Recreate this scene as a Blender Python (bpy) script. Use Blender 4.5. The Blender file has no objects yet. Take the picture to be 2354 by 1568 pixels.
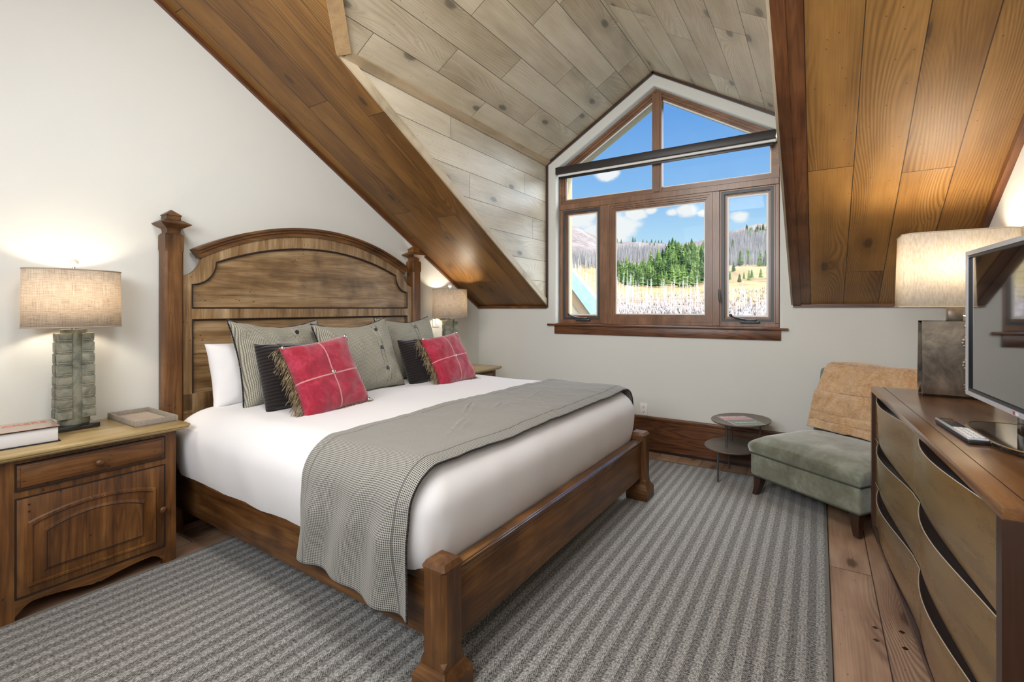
import bpy, bmesh, math, random
from mathutils import Vector, Matrix, noise
R = math.radians
PI = math.pi
random.seed(7)
scn = bpy.context.scene
COL = scn.collection

# ------------------------------------------------------------------ node helper
class N:
    def __init__(s, name):
        s.m = bpy.data.materials.new(name); s.m.use_nodes = True
        s.t = s.m.node_tree; s.t.nodes.clear()
        s.out = s.t.nodes.new('ShaderNodeOutputMaterial')
    def new(s, typ, **kw):
        n = s.t.nodes.new(typ)
        for k, v in kw.items(): setattr(n, k, v)
        return n
    def link(s, a, b):
        if isinstance(a, (int, float)): b.default_value = a
        elif isinstance(a, tuple):
            b.default_value = a if len(a) == 4 or b.type == 'VECTOR' else (*a, 1)
        else: s.t.links.new(a, b)
    def math(s, op, a, b=0.0, c=None, clamp=False):
        n = s.new('ShaderNodeMath', operation=op, use_clamp=clamp)
        s.link(a, n.inputs[0]); s.link(b, n.inputs[1])
        if c is not None: s.link(c, n.inputs[2])
        return n.outputs[0]
    def coord(s, kind='Object'):
        return s.new('ShaderNodeTexCoord').outputs[kind]
    def sep(s, v):
        n = s.new('ShaderNodeSeparateXYZ'); s.link(v, n.inputs[0]); return n.outputs
    def comb(s, x=0.0, y=0.0, z=0.0):
        n = s.new('ShaderNodeCombineXYZ')
        for i, a in enumerate((x, y, z)): s.link(a, n.inputs[i])
        return n.outputs[0]
    def map(s, v, sc=(1, 1, 1), rot=(0, 0, 0), loc=(0, 0, 0)):
        n = s.new('ShaderNodeMapping'); s.link(v, n.inputs['Vector'])
        n.inputs['Scale'].default_value = sc; n.inputs['Rotation'].default_value = rot
        n.inputs['Location'].default_value = loc
        return n.outputs[0]
    def noise(s, v, scale=5, detail=3, rough=.55, dist=0.0, col=False):
        n = s.new('ShaderNodeTexNoise'); s.link(v, n.inputs['Vector'])
        n.inputs['Scale'].default_value = scale; n.inputs['Detail'].default_value = detail
        n.inputs['Roughness'].default_value = rough; n.inputs['Distortion'].default_value = dist
        return n.outputs[1 if col else 0]
    def vor(s, v, scale=5, rnd=1.0, feat='F1', out='Distance', dim='3D'):
        n = s.new('ShaderNodeTexVoronoi', feature=feat, voronoi_dimensions=dim); s.link(v, n.inputs['Vector'])
        n.inputs['Scale'].default_value = scale; n.inputs['Randomness'].default_value = rnd
        return n.outputs[out]
    def white(s, v):
        n = s.new('ShaderNodeTexWhiteNoise', noise_dimensions='3D'); s.link(v, n.inputs['Vector'])
        return n.outputs
    def ramp(s, f, stops, interp='LINEAR'):
        n = s.new('ShaderNodeValToRGB'); s.link(f, n.inputs[0]); r = n.color_ramp; r.interpolation = interp
        while len(r.elements) < len(stops): r.elements.new(.5)
        for e, (p, c) in zip(r.elements, stops):
            e.position = p; e.color = (*c, 1) if len(c) == 3 else c
        return n.outputs[0]
    def smooth(s, f, a, b, x=0.0, y=1.0):
        n = s.new('ShaderNodeMapRange', interpolation_type='SMOOTHSTEP'); s.link(f, n.inputs[0])
        n.inputs[1].default_value = a; n.inputs[2].default_value = b
        n.inputs[3].default_value = x; n.inputs[4].default_value = y
        return n.outputs[0]
    def mix(s, f, a, b, blend='MIX'):
        n = s.new('ShaderNodeMix', data_type='RGBA', blend_type=blend)
        s.link(f, n.inputs[0])
        for v, i in ((a, 6), (b, 7)):
            if isinstance(v, tuple): n.inputs[i].default_value = (*v, 1) if len(v) == 3 else v
            else: s.link(v, n.inputs[i])
        return n.outputs[2]
    def bump(s, h, strength=.3, dist=.002):
        n = s.new('ShaderNodeBump'); s.link(h, n.inputs['Height'])
        n.inputs['Strength'].default_value = strength; n.inputs['Distance'].default_value = dist
        return n.outputs[0]
    def bsdf(s, col, rough=.5, metal=0.0, normal=None, spec=.5, coat=0.0, coat_rough=.1, sheen=0.0, trans=0.0, emit=None, estr=0):
        n = s.new('ShaderNodeBsdfPrincipled')
        if isinstance(col, tuple): n.inputs['Base Color'].default_value = (*col, 1)
        else: s.link(col, n.inputs['Base Color'])
        s.link(rough, n.inputs['Roughness']); s.link(metal, n.inputs['Metallic'])
        n.inputs['Specular IOR Level'].default_value = spec
        n.inputs['Coat Weight'].default_value = coat; n.inputs['Coat Roughness'].default_value = coat_rough
        n.inputs['Sheen Weight'].default_value = sheen
        n.inputs['Transmission Weight'].default_value = trans
        if normal is not None: s.link(normal, n.inputs['Normal'])
        if emit: n.inputs['Emission Color'].default_value = (*emit, 1); n.inputs['Emission Strength'].default_value = estr
        s.t.links.new(n.outputs[0], s.out.inputs[0])
        return n
    def shader(s, sh): s.t.links.new(sh, s.out.inputs[0])

def simple(name, col, rough=.5, metal=0.0, var=.08, scale=8, spec=.5, coat=0.0, bump=0.0, bscale=60, sheen=0.0):
    n = N(name); v = n.coord()
    f = n.noise(v, scale, 4)
    c = n.mix(f, tuple(max(0, x * (1 - var * 1.6)) for x in col), tuple(min(1, x * (1 + var * 1.6)) for x in col))
    nm = n.bump(n.noise(v, bscale, 3), bump, .003) if bump else None
    n.bsdf(c, rough, metal, nm, spec=spec, coat=coat, sheen=sheen)
    return n.m

def plank_mat(name, w, L, off, dark, mid, light, rough=.38, seam=.0021, knot=1.0, ring=.55, spec=.5, dark_knot=(.05, .025, .012), bumps=.12):
    n = N(name); uv = n.sep(n.coord('UV')); u, v = uv[0], uv[1]
    vv = n.math('DIVIDE', n.math('SUBTRACT', v, off), w)
    row = n.math('FLOOR', vv)
    rr = n.white(n.comb(row, 3.3, 1.7))[0]
    uu = n.math('ADD', n.math('DIVIDE', u, L), n.math('MULTIPLY', rr, 7.31))
    brd = n.math('FLOOR', uu)
    wn = n.white(n.comb(row, brd, .5)); bid = wn[0]; bcol = n.sep(wn[1])
    fv = n.math('FRACT', vv); fu = n.math('FRACT', uu)
    ev = n.math('MULTIPLY', n.math('MINIMUM', fv, n.math('SUBTRACT', 1.0, fv)), w)
    eu = n.math('MULTIPLY', n.math('MINIMUM', fu, n.math('SUBTRACT', 1.0, fu)), L)
    e = n.math('MINIMUM', ev, eu)
    seamf = n.smooth(e, seam * .5, seam * 1.5, 1, 0)
    P = n.comb(n.math('ADD', u, n.math('MULTIPLY', bid, 37.0)), n.math('ADD', v, n.math('MULTIPLY', bcol[0], 11.0)), n.math('MULTIPLY', bid, 19.0))
    sp = n.sep(P)
    warp = n.noise(n.map(P, (.45, 2.6, 1)), 1.0, 2, .4)
    # knots
    kp = n.map(P, (1.15, 2.6, 1.0))
    kd = n.vor(kp, 1.0, 1.0, dim='2D')
    ksel = n.math('GREATER_THAN', n.sep(n.vor(kp, 1.0, 1.0, out='Color', dim='2D'))[0], .35)
    kd2 = n.math('ADD', kd, n.math('MULTIPLY', n.math('SUBTRACT', 1.0, ksel), 9.0))
    # growth rings bending round knots
    g = n.math('ADD', n.math('MULTIPLY', sp[1], 190.0), n.math('MULTIPLY', warp, 110.0))
    g = n.math('ADD', g, n.math('MULTIPLY', n.math('POWER', 2.718, n.math('MULTIPLY', kd2, -6.0)), 26.0 * knot))
    rings = n.math('POWER', n.math('ABSOLUTE', n.math('SINE', g)), 2.6)
    amp = n.smooth(n.noise(n.map(P, (.7, 5, 1)), 1.0, 2), .36, .60)
    rings = n.math('MULTIPLY', rings, amp)
    fine = n.noise(n.map(P, (3, 120, 1)), 1.0, 4, .6)
    patch = n.noise(n.map(P, (1.5, 5, 1)), 1.0, 4)
    tone = n.math('ADD', n.math('MULTIPLY', patch, .75), n.math('MULTIPLY', n.math('SUBTRACT', bid, .5), .24))
    tone = n.math('ADD', tone, n.math('MULTIPLY', n.math('SUBTRACT', fine, .5), .35))
    c = n.ramp(tone, [(.15, dark), (.45, mid), (.78, light)])
    c = n.mix(n.math('MULTIPLY', rings, ring), c, tuple(x * .45 for x in dark))
    core = n.smooth(n.math('ADD', kd2, n.math('MULTIPLY', n.math('SUBTRACT', fine, .5), .05)), .035 * knot, .085 * knot, 1, 0)
    c = n.mix(n.math('MULTIPLY', core, .85), c, dark_knot)
    halo = n.smooth(kd2, .08, .22, .35 * min(1, knot), 0)
    c = n.mix(halo, c, tuple(x * .7 for x in dark))
    # nail and worm specks
    sd = n.vor(n.map(P, (7, 11, 1)), 1.0, dim='2D')
    c = n.mix(n.math('MULTIPLY', n.smooth(sd, .018, .035, .75, 0), n.smooth(patch, .5, .56)), c, dark_knot)
    c = n.mix(n.math('MULTIPLY', seamf, .9), c, (.015, .009, .006))
    rg = n.math('ADD', rough - .06, n.math('MULTIPLY', patch, .14))
    h = n.math('ADD', n.math('MULTIPLY', fine, .25), n.math('MULTIPLY', seamf, -1.5))
    n.bsdf(c, rg, normal=n.bump(h, bumps * 3, .0012), spec=spec)
    return n.m

def wood_mat(name, axis, dark, mid, light, rough=.36, specks=.8, ringf=.3, coat=.15, scale=1.0, rotx=0.0, finew=.22, bumpw=.25):
    n = N(name); v = n.coord()
    if rotx: v = n.map(v, rot=(rotx, 0, 0))
    sc = [14 * scale] * 3; sc[axis] = 1.3 * scale
    p = n.map(v, tuple(sc))
    w = n.noise(n.map(v, tuple(x * .35 for x in sc)), 1.0, 3, col=True)
    vm = n.new('ShaderNodeVectorMath', operation='MULTIPLY_ADD'); n.link(w, vm.inputs[0]); vm.inputs[1].default_value = (1.6, 1.6, 1.6); n.link(p, vm.inputs[2])
    grain = n.noise(vm.outputs[0], 1.0, 6, .62)
    sf = [110 * scale] * 3; sf[axis] = 4 * scale
    fine = n.noise(n.map(v, tuple(sf)), 1.0, 3)
    patch = n.noise(v, 3.2, 3)
    tone = n.math('ADD', n.math('MULTIPLY', grain, .75), n.math('MULTIPLY', patch, .35))
    tone = n.math('ADD', tone, n.math('MULTIPLY', n.math('SUBTRACT', fine, .5), finew))
    c = n.ramp(tone, [(.32, dark), (.54, mid), (.76, light)])
    if ringf:
        s2 = n.math('POWER', n.math('ABSOLUTE', n.math('SINE', n.math('MULTIPLY', n.noise(vm.outputs[0], .55, 2), 40.0))), 4.0)
        c = n.mix(n.math('MULTIPLY', s2, ringf), c, tuple(x * .6 for x in dark))
    if specks:
        edge = n.smooth(n.noise(v, 2.3, 3, .6), .52, .68, 0, .45); c = n.mix(edge, c, tuple(x * .5 for x in dark))
        ss = [55.0] * 3; ss[axis] = 26.0
        d = n.vor(n.map(v, tuple(ss)), 1.0)
        sel = n.smooth(n.noise(v, 6, 3), .5, .62)
        c = n.mix(n.math('MULTIPLY', n.smooth(d, .10, .2, specks, 0), sel), c, tuple(x * .25 for x in dark))
        blot = n.smooth(n.noise(n.map(v, tuple(x * .55 for x in sc)), 2.0, 5, .7), .66, .76)
        c = n.mix(n.math('MULTIPLY', blot, .6), c, tuple(x * .35 for x in dark))
    n.bsdf(c, n.math('ADD', rough - .08, n.math('MULTIPLY', grain, .16)), normal=n.bump(n.math('ADD', grain, n.math('MULTIPLY', fine, .4)), bumpw, .0015), coat=coat, coat_rough=.25)
    return n.m

# ------------------------------------------------------------------ materials
M = {}
M['plaster'] = simple('plaster', (.69, .695, .66), .85, var=.03, scale=1.6, bump=.12, bscale=14)
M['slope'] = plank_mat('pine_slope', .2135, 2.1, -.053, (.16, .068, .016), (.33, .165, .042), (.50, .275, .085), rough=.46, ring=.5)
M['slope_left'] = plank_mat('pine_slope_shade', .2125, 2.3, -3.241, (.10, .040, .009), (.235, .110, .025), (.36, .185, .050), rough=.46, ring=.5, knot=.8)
M['dormer'] = plank_mat('pine_dormer', .2165, 1.15, .015, (.42, .335, .215), (.66, .57, .42), (.80, .73, .59), rough=.40, ring=.26, knot=.95, dark_knot=(.07, .06, .05), seam=.0019)  # paler than the slope pine: window sheen put into the base colour
M['cheek'] = plank_mat('pine_cheek', .2115, 1.9, 1.846, (.42, .35, .25), (.66, .585, .46), (.80, .74, .62), rough=.38, ring=.22, knot=.9, dark_knot=(.09, .08, .07), seam=.0019)  # same window sheen painted into the cheek boards
M['floor'] = plank_mat('fir_floor', .182, 1.75, .045, (.24, .13, .08), (.47, .305, .20), (.62, .455, .33), rough=.40, ring=.55, knot=1.0, seam=.0022)
TR = ((.045, .014, .005), (.13, .046, .015), (.22, .088, .030))
for i, a in enumerate('xyz'):
    M['trim_' + a] = wood_mat('fir_trim_' + a, i, *TR, rough=.4, specks=.2, ringf=.6, coat=.1)
    M['bed_' + a] = wood_mat('distressed_walnut_' + a, i, (.018, .006, .002), (.130, .051, .012), (.27, .128, .037), rough=.46, specks=.9, ringf=.2, coat=.05)
    M['face_' + a] = wood_mat('worn_pine_' + a, i, (.055, .024, .008), (.26, .152, .064), (.50, .355, .20), rough=.42, specks=1, ringf=.2, coat=.15)
    M['stand_' + a] = wood_mat('antique_pine_' + a, i, (.014, .004, .0012), (.145, .054, .011), (.31, .140, .036), rough=.48, specks=1, ringf=.3, coat=.05)
    M['dress_' + a] = wood_mat('walnut_veneer_' + a, i, (.12, .062, .016), (.195, .110, .030), (.265, .165, .052), rough=.28, specks=0, ringf=0, coat=.4, scale=1.0, finew=.06, bumpw=.03)
    M['dark_' + a] = wood_mat('dark_walnut_' + a, i, (.022, .009, .006), (.042, .018, .010), (.07, .03, .016), rough=.34, specks=0, ringf=.1, coat=.3)
    M['win_' + a] = wood_mat('window_wood_' + a, i, (.11, .048, .022), (.20, .095, .046), (.31, .165, .085), rough=.35, specks=0, ringf=.15, coat=.3)
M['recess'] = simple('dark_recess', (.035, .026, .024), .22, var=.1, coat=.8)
M['dtop'] = wood_mat('red_walnut_top', 0, (.075, .028, .011), (.15, .066, .026), (.23, .12, .05), rough=.2, specks=0, ringf=0, coat=1.0, scale=1.3, bumpw=.06)
M['trim_s'] = wood_mat('fir_trim_slope', 1, *TR, rough=.4, specks=.3, ringf=.3, coat=.1, rotx=R(29.65))
M['pale_s'] = wood_mat('pale_edge_board_slope', 1, (.36, .28, .18), (.56, .46, .32), (.68, .58, .44), rough=.5, specks=.1, ringf=.1, coat=0, rotx=R(29.65))
M['pale_z'] = wood_mat('pale_valley_board', 2, (.38, .22, .10), (.52, .34, .17), (.62, .43, .24), rough=.5, specks=.1, ringf=.1, coat=0)
M['pale_y'] = wood_mat('pale_edge_board', 1, (.36, .26, .15), (.50, .38, .24), (.60, .47, .33), rough=.5, specks=.1, ringf=.1, coat=0)
M['top_y'] = wood_mat('lamp_glare_stand_top', 1, (.24, .155, .055), (.42, .30, .13), (.55, .42, .22), rough=.33, specks=.3, ringf=.1, coat=.3)  # wood made paler and yellower to carry the bedside lamp's glare
M['bed_gloss'] = simple('waxed_edge', (.05, .02, .008), .16, var=.1, coat=1.0)
M['groove'] = simple('dark_groove_and_shade', (.018, .008, .005), .5, var=.2)  # dark joints and antiquing, plus shade painted into gaps and door recesses
M['black'] = simple('black_plastic', (.012, .012, .013), .35, var=.1)
M['gloss_black'] = simple('gloss_black', (.006, .006, .007), .06, var=.1, coat=1.0)
M['silver'] = simple('silver_bezel', (.62, .64, .69), .28, metal=.35, var=.03)
M['chrome'] = simple('polished_metal', (.72, .70, .66), .15, metal=1.0, var=.03)
M['steel'] = simple('grey_steel_rod', (.16, .17, .18), .35, metal=.8, var=.05)
M['sash'] = simple('dark_screen_frame', (.045, .052, .06), .4, var=.1)
M['white_pl'] = simple('white_plastic', (.84, .83, .80), .35, var=.02)
M['shade_box'] = simple('bronze_headbox', (.028, .024, .024), .45, var=.1)
M['pageedge'] = simple('book_pages', (.74, .74, .76), .8, var=.04, scale=200)
M['sheet'] = simple('white_cotton', (.80, .79, .80), .9, var=.015, scale=3, bump=.10, bscale=9, sheen=.2)
M['table'] = simple('bronze_table_top', (.16, .13, .105), .38, metal=.35, var=.12, scale=5)
M['finial'] = simple('pearl_finial', (.80, .74, .64), .3, var=.03)
M['copper'] = simple('green_copper', (.36, .62, .56), .7, var=.25, scale=14)
M['tan'] = simple('tan_fascia', (.32, .21, .12), .8, var=.12, scale=4)
M['paletan'] = simple('pale_fascia', (.46, .37, .25), .8, var=.08, scale=4)
M['stucco'] = simple('cream_stucco', (.36, .30, .19), .95, var=.12, scale=30, bump=.5, bscale=60)
M['post_white'] = simple('white_post', (.42, .42, .46), .6, var=.02)

def tex(name, fn):
    n = N(name); fn(n); M[name] = n.m

def _velvet(n):
    v = n.coord(); f = n.noise(v, 4.5, 5, .62, .4)
    f2 = n.noise(v, 40, 3)
    t = n.math('ADD', f, n.math('MULTIPLY', n.math('SUBTRACT', f2, .5), .2))
    c = n.ramp(t, [(.32, (.10, .105, .07)), (.5, (.175, .185, .135)), (.68, (.29, .315, .26))])
    n.bsdf(c, .75, normal=n.bump(n.noise(v, 7, 3), .3, .01), sheen=.6, spec=.2)
tex('velvet', _velvet)
def _fur(n):
    v = n.coord(); f = n.noise(v, 8, 6, .7, 1.2); f2 = n.noise(n.map(v, (60, 60, 140)), 1, 4, .7)
    t = n.math('ADD', n.math('MULTIPLY', f, .6), n.math('MULTIPLY', f2, .4))
    c = n.ramp(t, [(.3, (.36, .19, .085)), (.48, (.58, .36, .19)), (.62, (.74, .53, .33))])
    n.bsdf(c, .95, normal=n.bump(t, .9, .012), sheen=.8, spec=.1)
tex('fur', _fur)
def _waffle(n):
    s = n.sep(n.coord()); per = .0085
    fx = n.math('FRACT', n.math('DIVIDE', s[0], per)); fz = n.math('FRACT', n.math('DIVIDE', s[2], per))
    gx = n.smooth(n.math('ABSOLUTE', n.math('SUBTRACT', fx, .5)), .18, .36); gz = n.smooth(n.math('ABSOLUTE', n.math('SUBTRACT', fz, .5)), .22, .42)
    g = n.math('MAXIMUM', gx, n.math('MULTIPLY', gz, .75))
    c = n.mix(g, (.50, .475, .385), (.12, .105, .078))
    c = n.mix(n.math('MULTIPLY', n.noise(n.coord(), 5, 3), .35), c, (.30, .31, .27))
    n.bsdf(c, .9, normal=n.bump(g, -.4, .002), spec=.15, sheen=.15)
tex('waffle', _waffle)
def _check(n):
    s = n.sep(n.coord('UV')); per = .0074
    a = n.math('FRACT', n.math('DIVIDE', s[0], per)); b = n.math('FRACT', n.math('DIVIDE', s[1], per))
    ax = n.smooth(n.math('ABSOLUTE', n.math('SUBTRACT', a, .5)), .20, .30); bx = n.smooth(n.math('ABSOLUTE', n.math('SUBTRACT', b, .5)), .20, .30)
    both = n.math('MULTIPLY', ax, bx); one = n.math('MULTIPLY', n.math('ADD', ax, bx), .5)
    c = n.mix(one, (.44, .43, .385), (.125, .12, .112)); c = n.mix(both, c, (.014, .013, .014))
    # border bands running along both long edges
    eb = n.math('MINIMUM', s[0], n.math('SUBTRACT', .66, s[0]))
    bd = n.math('MULTIPLY', n.smooth(eb, .052, .054), n.smooth(eb, .062, .060))
    c = n.mix(n.math('MULTIPLY', bd, .7), c, (.09, .085, .08))
    n.bsdf(c, .85, normal=n.bump(n.math('SUBTRACT', 1.0, one), .25, .001), spec=.2, sheen=.2)
tex('check', _check)
def _cord(n):
    s = n.sep(n.coord()); f = n.math('FRACT', n.math('DIVIDE', n.math('ADD', s[2], n.math('MULTIPLY', n.noise(n.coord(), 6, 2), .01)), .019))
    r = n.math('SINE', n.math('MULTIPLY', f, PI))
    c = n.mix(r, (.002, .0015, .002), (.018, .012, .012))
    n.bsdf(c, .8, normal=n.bump(r, .9, .006), spec=.2, sheen=.25)
tex('cord', _cord)
def _red(n):
    v = n.coord(); s = n.sep(v); f = n.noise(v, 9, 5, .6, 1.5); f2 = n.noise(v, 70, 3)
    t = n.math('ADD', f, n.math('MULTIPLY', n.math('SUBTRACT', f2, .5), .3))
    c = n.ramp(t, [(.30, (.22, .008, .024)), (.5, (.31, .014, .036)), (.72, (.42, .040, .075))])
    ax = n.math('ABSOLUTE', n.math('ADD', s[0], n.math('MULTIPLY', n.math('SUBTRACT', s[2], .2), 0.0)))
    az = n.math('ABSOLUTE', n.math('SUBTRACT', s[2], .205))
    st = n.smooth(n.math('MINIMUM', ax, az), .003, .0045, 1, 0)
    c = n.mix(n.math('MULTIPLY', st, .85), c, (.58, .27, .27))
    n.bsdf(c, .8, normal=n.bump(n.math('ADD', t, st), .35, .004), spec=.2, sheen=.5)
tex('red', _red)
def _linen(n):
    v = n.coord(); s = n.sep(v); ang = n.math('ARCTAN2', s[1], s[0])
    p = n.comb(n.math('MULTIPLY', ang, 22.0), n.math('MULTIPLY', s[2], 9.0), 0.0)
    p2 = n.comb(n.math('MULTIPLY', ang, 2.0), n.math('MULTIPLY', s[2], 150.0), 2.0)
    f = n.math('ADD', n.math('MULTIPLY', n.noise(n.map(p, (2.2, 1, 1)), 1.5, 5, .7), .55), n.math('MULTIPLY', n.noise(p2, 1.5, 4, .7), .45))
    c = n.ramp(f, [(.36, (.36, .28, .21)), (.5, (.66, .58, .48)), (.64, (.82, .76, .67))])
    d = n.new('ShaderNodeBsdfDiffuse'); t = n.new('ShaderNodeBsdfTranslucent'); n.link(c, d.inputs[0]); n.link(c, t.inputs[0])
    mx = n.new('ShaderNodeMixShader'); mx.inputs[0].default_value = .42
    n.t.links.new(d.outputs[0], mx.inputs[1]); n.t.links.new(t.outputs[0], mx.inputs[2]); n.shader(mx.outputs[0])
tex('linen', _linen)
def _cream(n):
    v = n.coord(); f = n.noise(n.map(v, (160, 160, 40)), 1, 3)
    c = n.ramp(f, [(.35, (.74, .66, .54)), (.6, (.85, .80, .71))])
    d = n.new('ShaderNodeBsdfDiffuse'); t = n.new('ShaderNodeBsdfTranslucent'); n.link(c, d.inputs[0]); n.link(c, t.inputs[0])
    mx = n.new('ShaderNodeMixShader'); mx.inputs[0].default_value = .36
    n.t.links.new(d.outputs[0], mx.inputs[1]); n.t.links.new(t.outputs[0], mx.inputs[2]); n.shader(mx.outputs[0])
tex('cream', _cream)
def _jade(n):
    v = n.coord(); f = n.noise(v, 14, 5, .65, .6)
    c = n.ramp(f, [(.3, (.07, .07, .05)), (.44, (.16, .165, .125)), (.58, (.25, .25, .195)), (.70, (.28, .22, .14))])
    n.bsdf(c, .55, normal=n.bump(n.noise(v, 45, 4), .5, .003))
tex('jade', _jade)
def _iron(n):
    v = n.coord(); f = n.noise(v, 7, 5, .65, .8)
    c = n.ramp(f, [(.3, (.10, .085, .07)), (.5, (.22, .185, .15)), (.7, (.36, .31, .24))])
    n.bsdf(c, .38, .75, n.bump(n.noise(v, 25, 4), .35, .004))
tex('iron', _iron)
def _tray(n):
    v = n.coord(); f = n.noise(v, 220, 3)
    c = n.ramp(f, [(.3, (.20, .17, .14)), (.6, (.34, .30, .255))])
    n.bsdf(c, .7, normal=n.bump(n.vor(v, 260), .5, .001))
tex('shagreen', _tray)
def _rug(n):
    s = n.sep(n.coord()); x, y = s[0], s[1]
    per = .065
    bx = n.math('DIVIDE', x, per); fb = n.math('FRACT', bx)
    tri = n.math('ABSOLUTE', n.math('SUBTRACT', fb, .5))       # 0 centre .5 edge
    # herringbone twill: diagonal thread direction flips in every band
    di = n.math('ADD', n.math('DIVIDE', y, .0115), n.math('MULTIPLY', tri, 7.0))
    tw = n.math('FRACT', n.math('ADD', di, n.math('MULTIPLY', n.noise(n.coord(), 60, 2), 1.2)))
    twm = n.smooth(n.math('ABSOLUTE', n.math('SUBTRACT', tw, .5)), .12, .34)
    band = n.smooth(tri, .21, .29)
    nz = n.noise(n.map(n.coord(), (120, 85, 1)), 1, 4, .75)
    nz = n.smooth(nz, .32, .68); lightc = n.mix(nz, (.12, .117, .108), (.64, .635, .61)); darkc = n.mix(nz, (.014, .012, .011), (.21, .20, .185))
    f = n.math('ADD', n.math('MULTIPLY', twm, .55), n.math('MULTIPLY', band, .46), clamp=True)
    c = n.mix(f, lightc, darkc)
    ln = n.smooth(tri, .010, .022, .35, 0)
    c = n.mix(ln, c, (.58, .55, .50))
    n.bsdf(c, .95, normal=n.bump(n.math('ADD', twm, nz), -.5, .003), spec=.1, sheen=.2)
tex('rug', _rug)
def _glass(n):
    t = n.new('ShaderNodeBsdfTransparent'); g = n.new('ShaderNodeBsdfGlossy'); g.inputs['Roughness'].default_value = .02
    t.inputs[0].default_value = (.97, .985, .98, 1)
    fr = n.new('ShaderNodeFresnel'); fr.inputs[0].default_value = 1.45
    mx = n.new('ShaderNodeMixShader'); n.t.links.new(n.math('MULTIPLY', fr.outputs[0], .12), mx.inputs[0])
    n.t.links.new(t.outputs[0], mx.inputs[1]); n.t.links.new(g.outputs[0], mx.inputs[2]); n.shader(mx.outputs[0])
tex('glass', _glass)
def _screen(n):
    n.bsdf((.006, .006, .007), .05, spec=1.0, coat=1.0, coat_rough=.03)
tex('screen', _screen)
def _book(n):
    s = n.sep(n.coord()); f = n.noise(n.coord(), 14, 3)
    c = n.ramp(n.math('ADD', n.math('MULTIPLY', s[0], 3.0), .5), [(0, (.28, .25, .17)), (.45, (.42, .22, .13)), (.55, (.36, .33, .28)), (.75, (.55, .26, .18)), (.9, (.36, .31, .22))])
    c = n.mix(n.math('MULTIPLY', f, .4), c, (.30, .27, .20))
    n.bsdf(c, .18, coat=.6)
tex('bookcover', _book)
def _mag(n):
    s = n.sep(n.coord()); t = n.math('ADD', n.math('ADD', n.math('MULTIPLY', s[1], 3.6), .5), n.math('MULTIPLY', n.math('SUBTRACT', n.noise(n.coord(), 20, 3), .5), .1))
    c = n.ramp(t, [(0, (.04, .10, .045)), (.3, (.10, .19, .08)), (.42, (.07, .06, .08)), (.55, (.06, .05, .10)), (.6, (.45, .45, .55)), (.68, (.50, .16, .16)), (.85, (.62, .24, .18)), (1, (.20, .10, .22))])
    n.bsdf(c, .2, coat=.5)
tex('magazine', _mag)
def _terrain(n):
    v = n.coord(); s = n.sep(v)
    f = n.noise(v, .02, 6, .65); f2 = n.noise(v, .25, 5, .7); f3 = n.noise(n.map(v, (1, .35, 1)), .08, 4)
    t = n.math('ADD', n.math('MULTIPLY', f, .45), n.math('MULTIPLY', f2, .55))
    near = n.ramp(t, [(.36, (.04, .028, .022)), (.44, (.10, .068, .038)), (.52, (.165, .12, .055)), (.62, (.165, .135, .10))])
    brush = n.ramp(f2, [(.35, (.085, .065, .055)), (.5, (.125, .098, .083)), (.65, (.17, .145, .14))])
    far = n.ramp(t, [(.36, (.045, .035, .032)), (.5, (.095, .078, .075)), (.62, (.15, .13, .125))])
    c = n.mix(n.smooth(n.math('ADD', s[1], n.math('MULTIPLY', f3, 120.0)), 150, 190, 1, 0), near, brush)
    c = n.mix(n.smooth(n.math('ADD', s[1], n.math('MULTIPLY', f3, 120.0)), 350, 420), c, far)
    n.bsdf(c, .95, spec=.05)
tex('terrain', _terrain)
def _fol(n, a, b):
    v = n.coord(); f = n.noise(v, 1.1, 3)
    oi = n.new('ShaderNodeObjectInfo'); f = n.math('ADD', n.math('MULTIPLY', f, .6), n.math('MULTIPLY', oi.outputs['Random'], .4))
    n.bsdf(n.ramp(f, [(.28, a), (.72, b)]), .9, spec=.1)
tex('conifer', lambda n: _fol(n, (.012, .028, .010), (.10, .15, .04)))
tex('conifer_far', lambda n: _fol(n, (.03, .055, .035), (.08, .13, .07)))
tex('aspen', lambda n: _fol(n, (.42, .40, .385), (.64, .62, .60)))
tex('aspen_far', lambda n: _fol(n, (.14, .128, .125), (.26, .25, .245)))
tex('brush', lambda n: _fol(n, (.22, .18, .17), (.38, .35, .345)))
tex('bark', lambda n: _fol(n, (.05, .035, .025), (.10, .07, .05)))
tex('fringe', lambda n: n.bsdf(n.ramp(n.noise(n.coord(), 30, 3), [(.35, (.10, .055, .03)), (.5, (.26, .19, .10)), (.65, (.36, .30, .17))]), .7))

# ------------------------------------------------------------------ mesh builder
def arc_pts(x0, z0, x1, z1, bulge, n=12):
    """points on a circular arc from p0 to p1, bulging by `bulge` to the left of the direction"""
    p0 = Vector((x0, z0)); p1 = Vector((x1, z1)); d = p1 - p0; L = d.length
    if abs(bulge) < 1e-6: return [(x0, z0), (x1, z1)]
    r = (L * L / 4 + bulge * bulge) / (2 * abs(bulge)); nrm = Vector((-d.y, d.x)).normalized() * (1 if bulge > 0 else -1)
    c = (p0 + p1) / 2 - nrm * (r - abs(bulge))
    a0 = math.atan2(p0.y - c.y, p0.x - c.x); a1 = math.atan2(p1.y - c.y, p1.x - c.x)
    da = a1 - a0
    while da > PI: da -= 2 * PI
    while da < -PI: da += 2 * PI
    return [(c.x + r * math.cos(a0 + da * i / n), c.y + r * math.sin(a0 + da * i / n)) for i in range(n + 1)]

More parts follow.
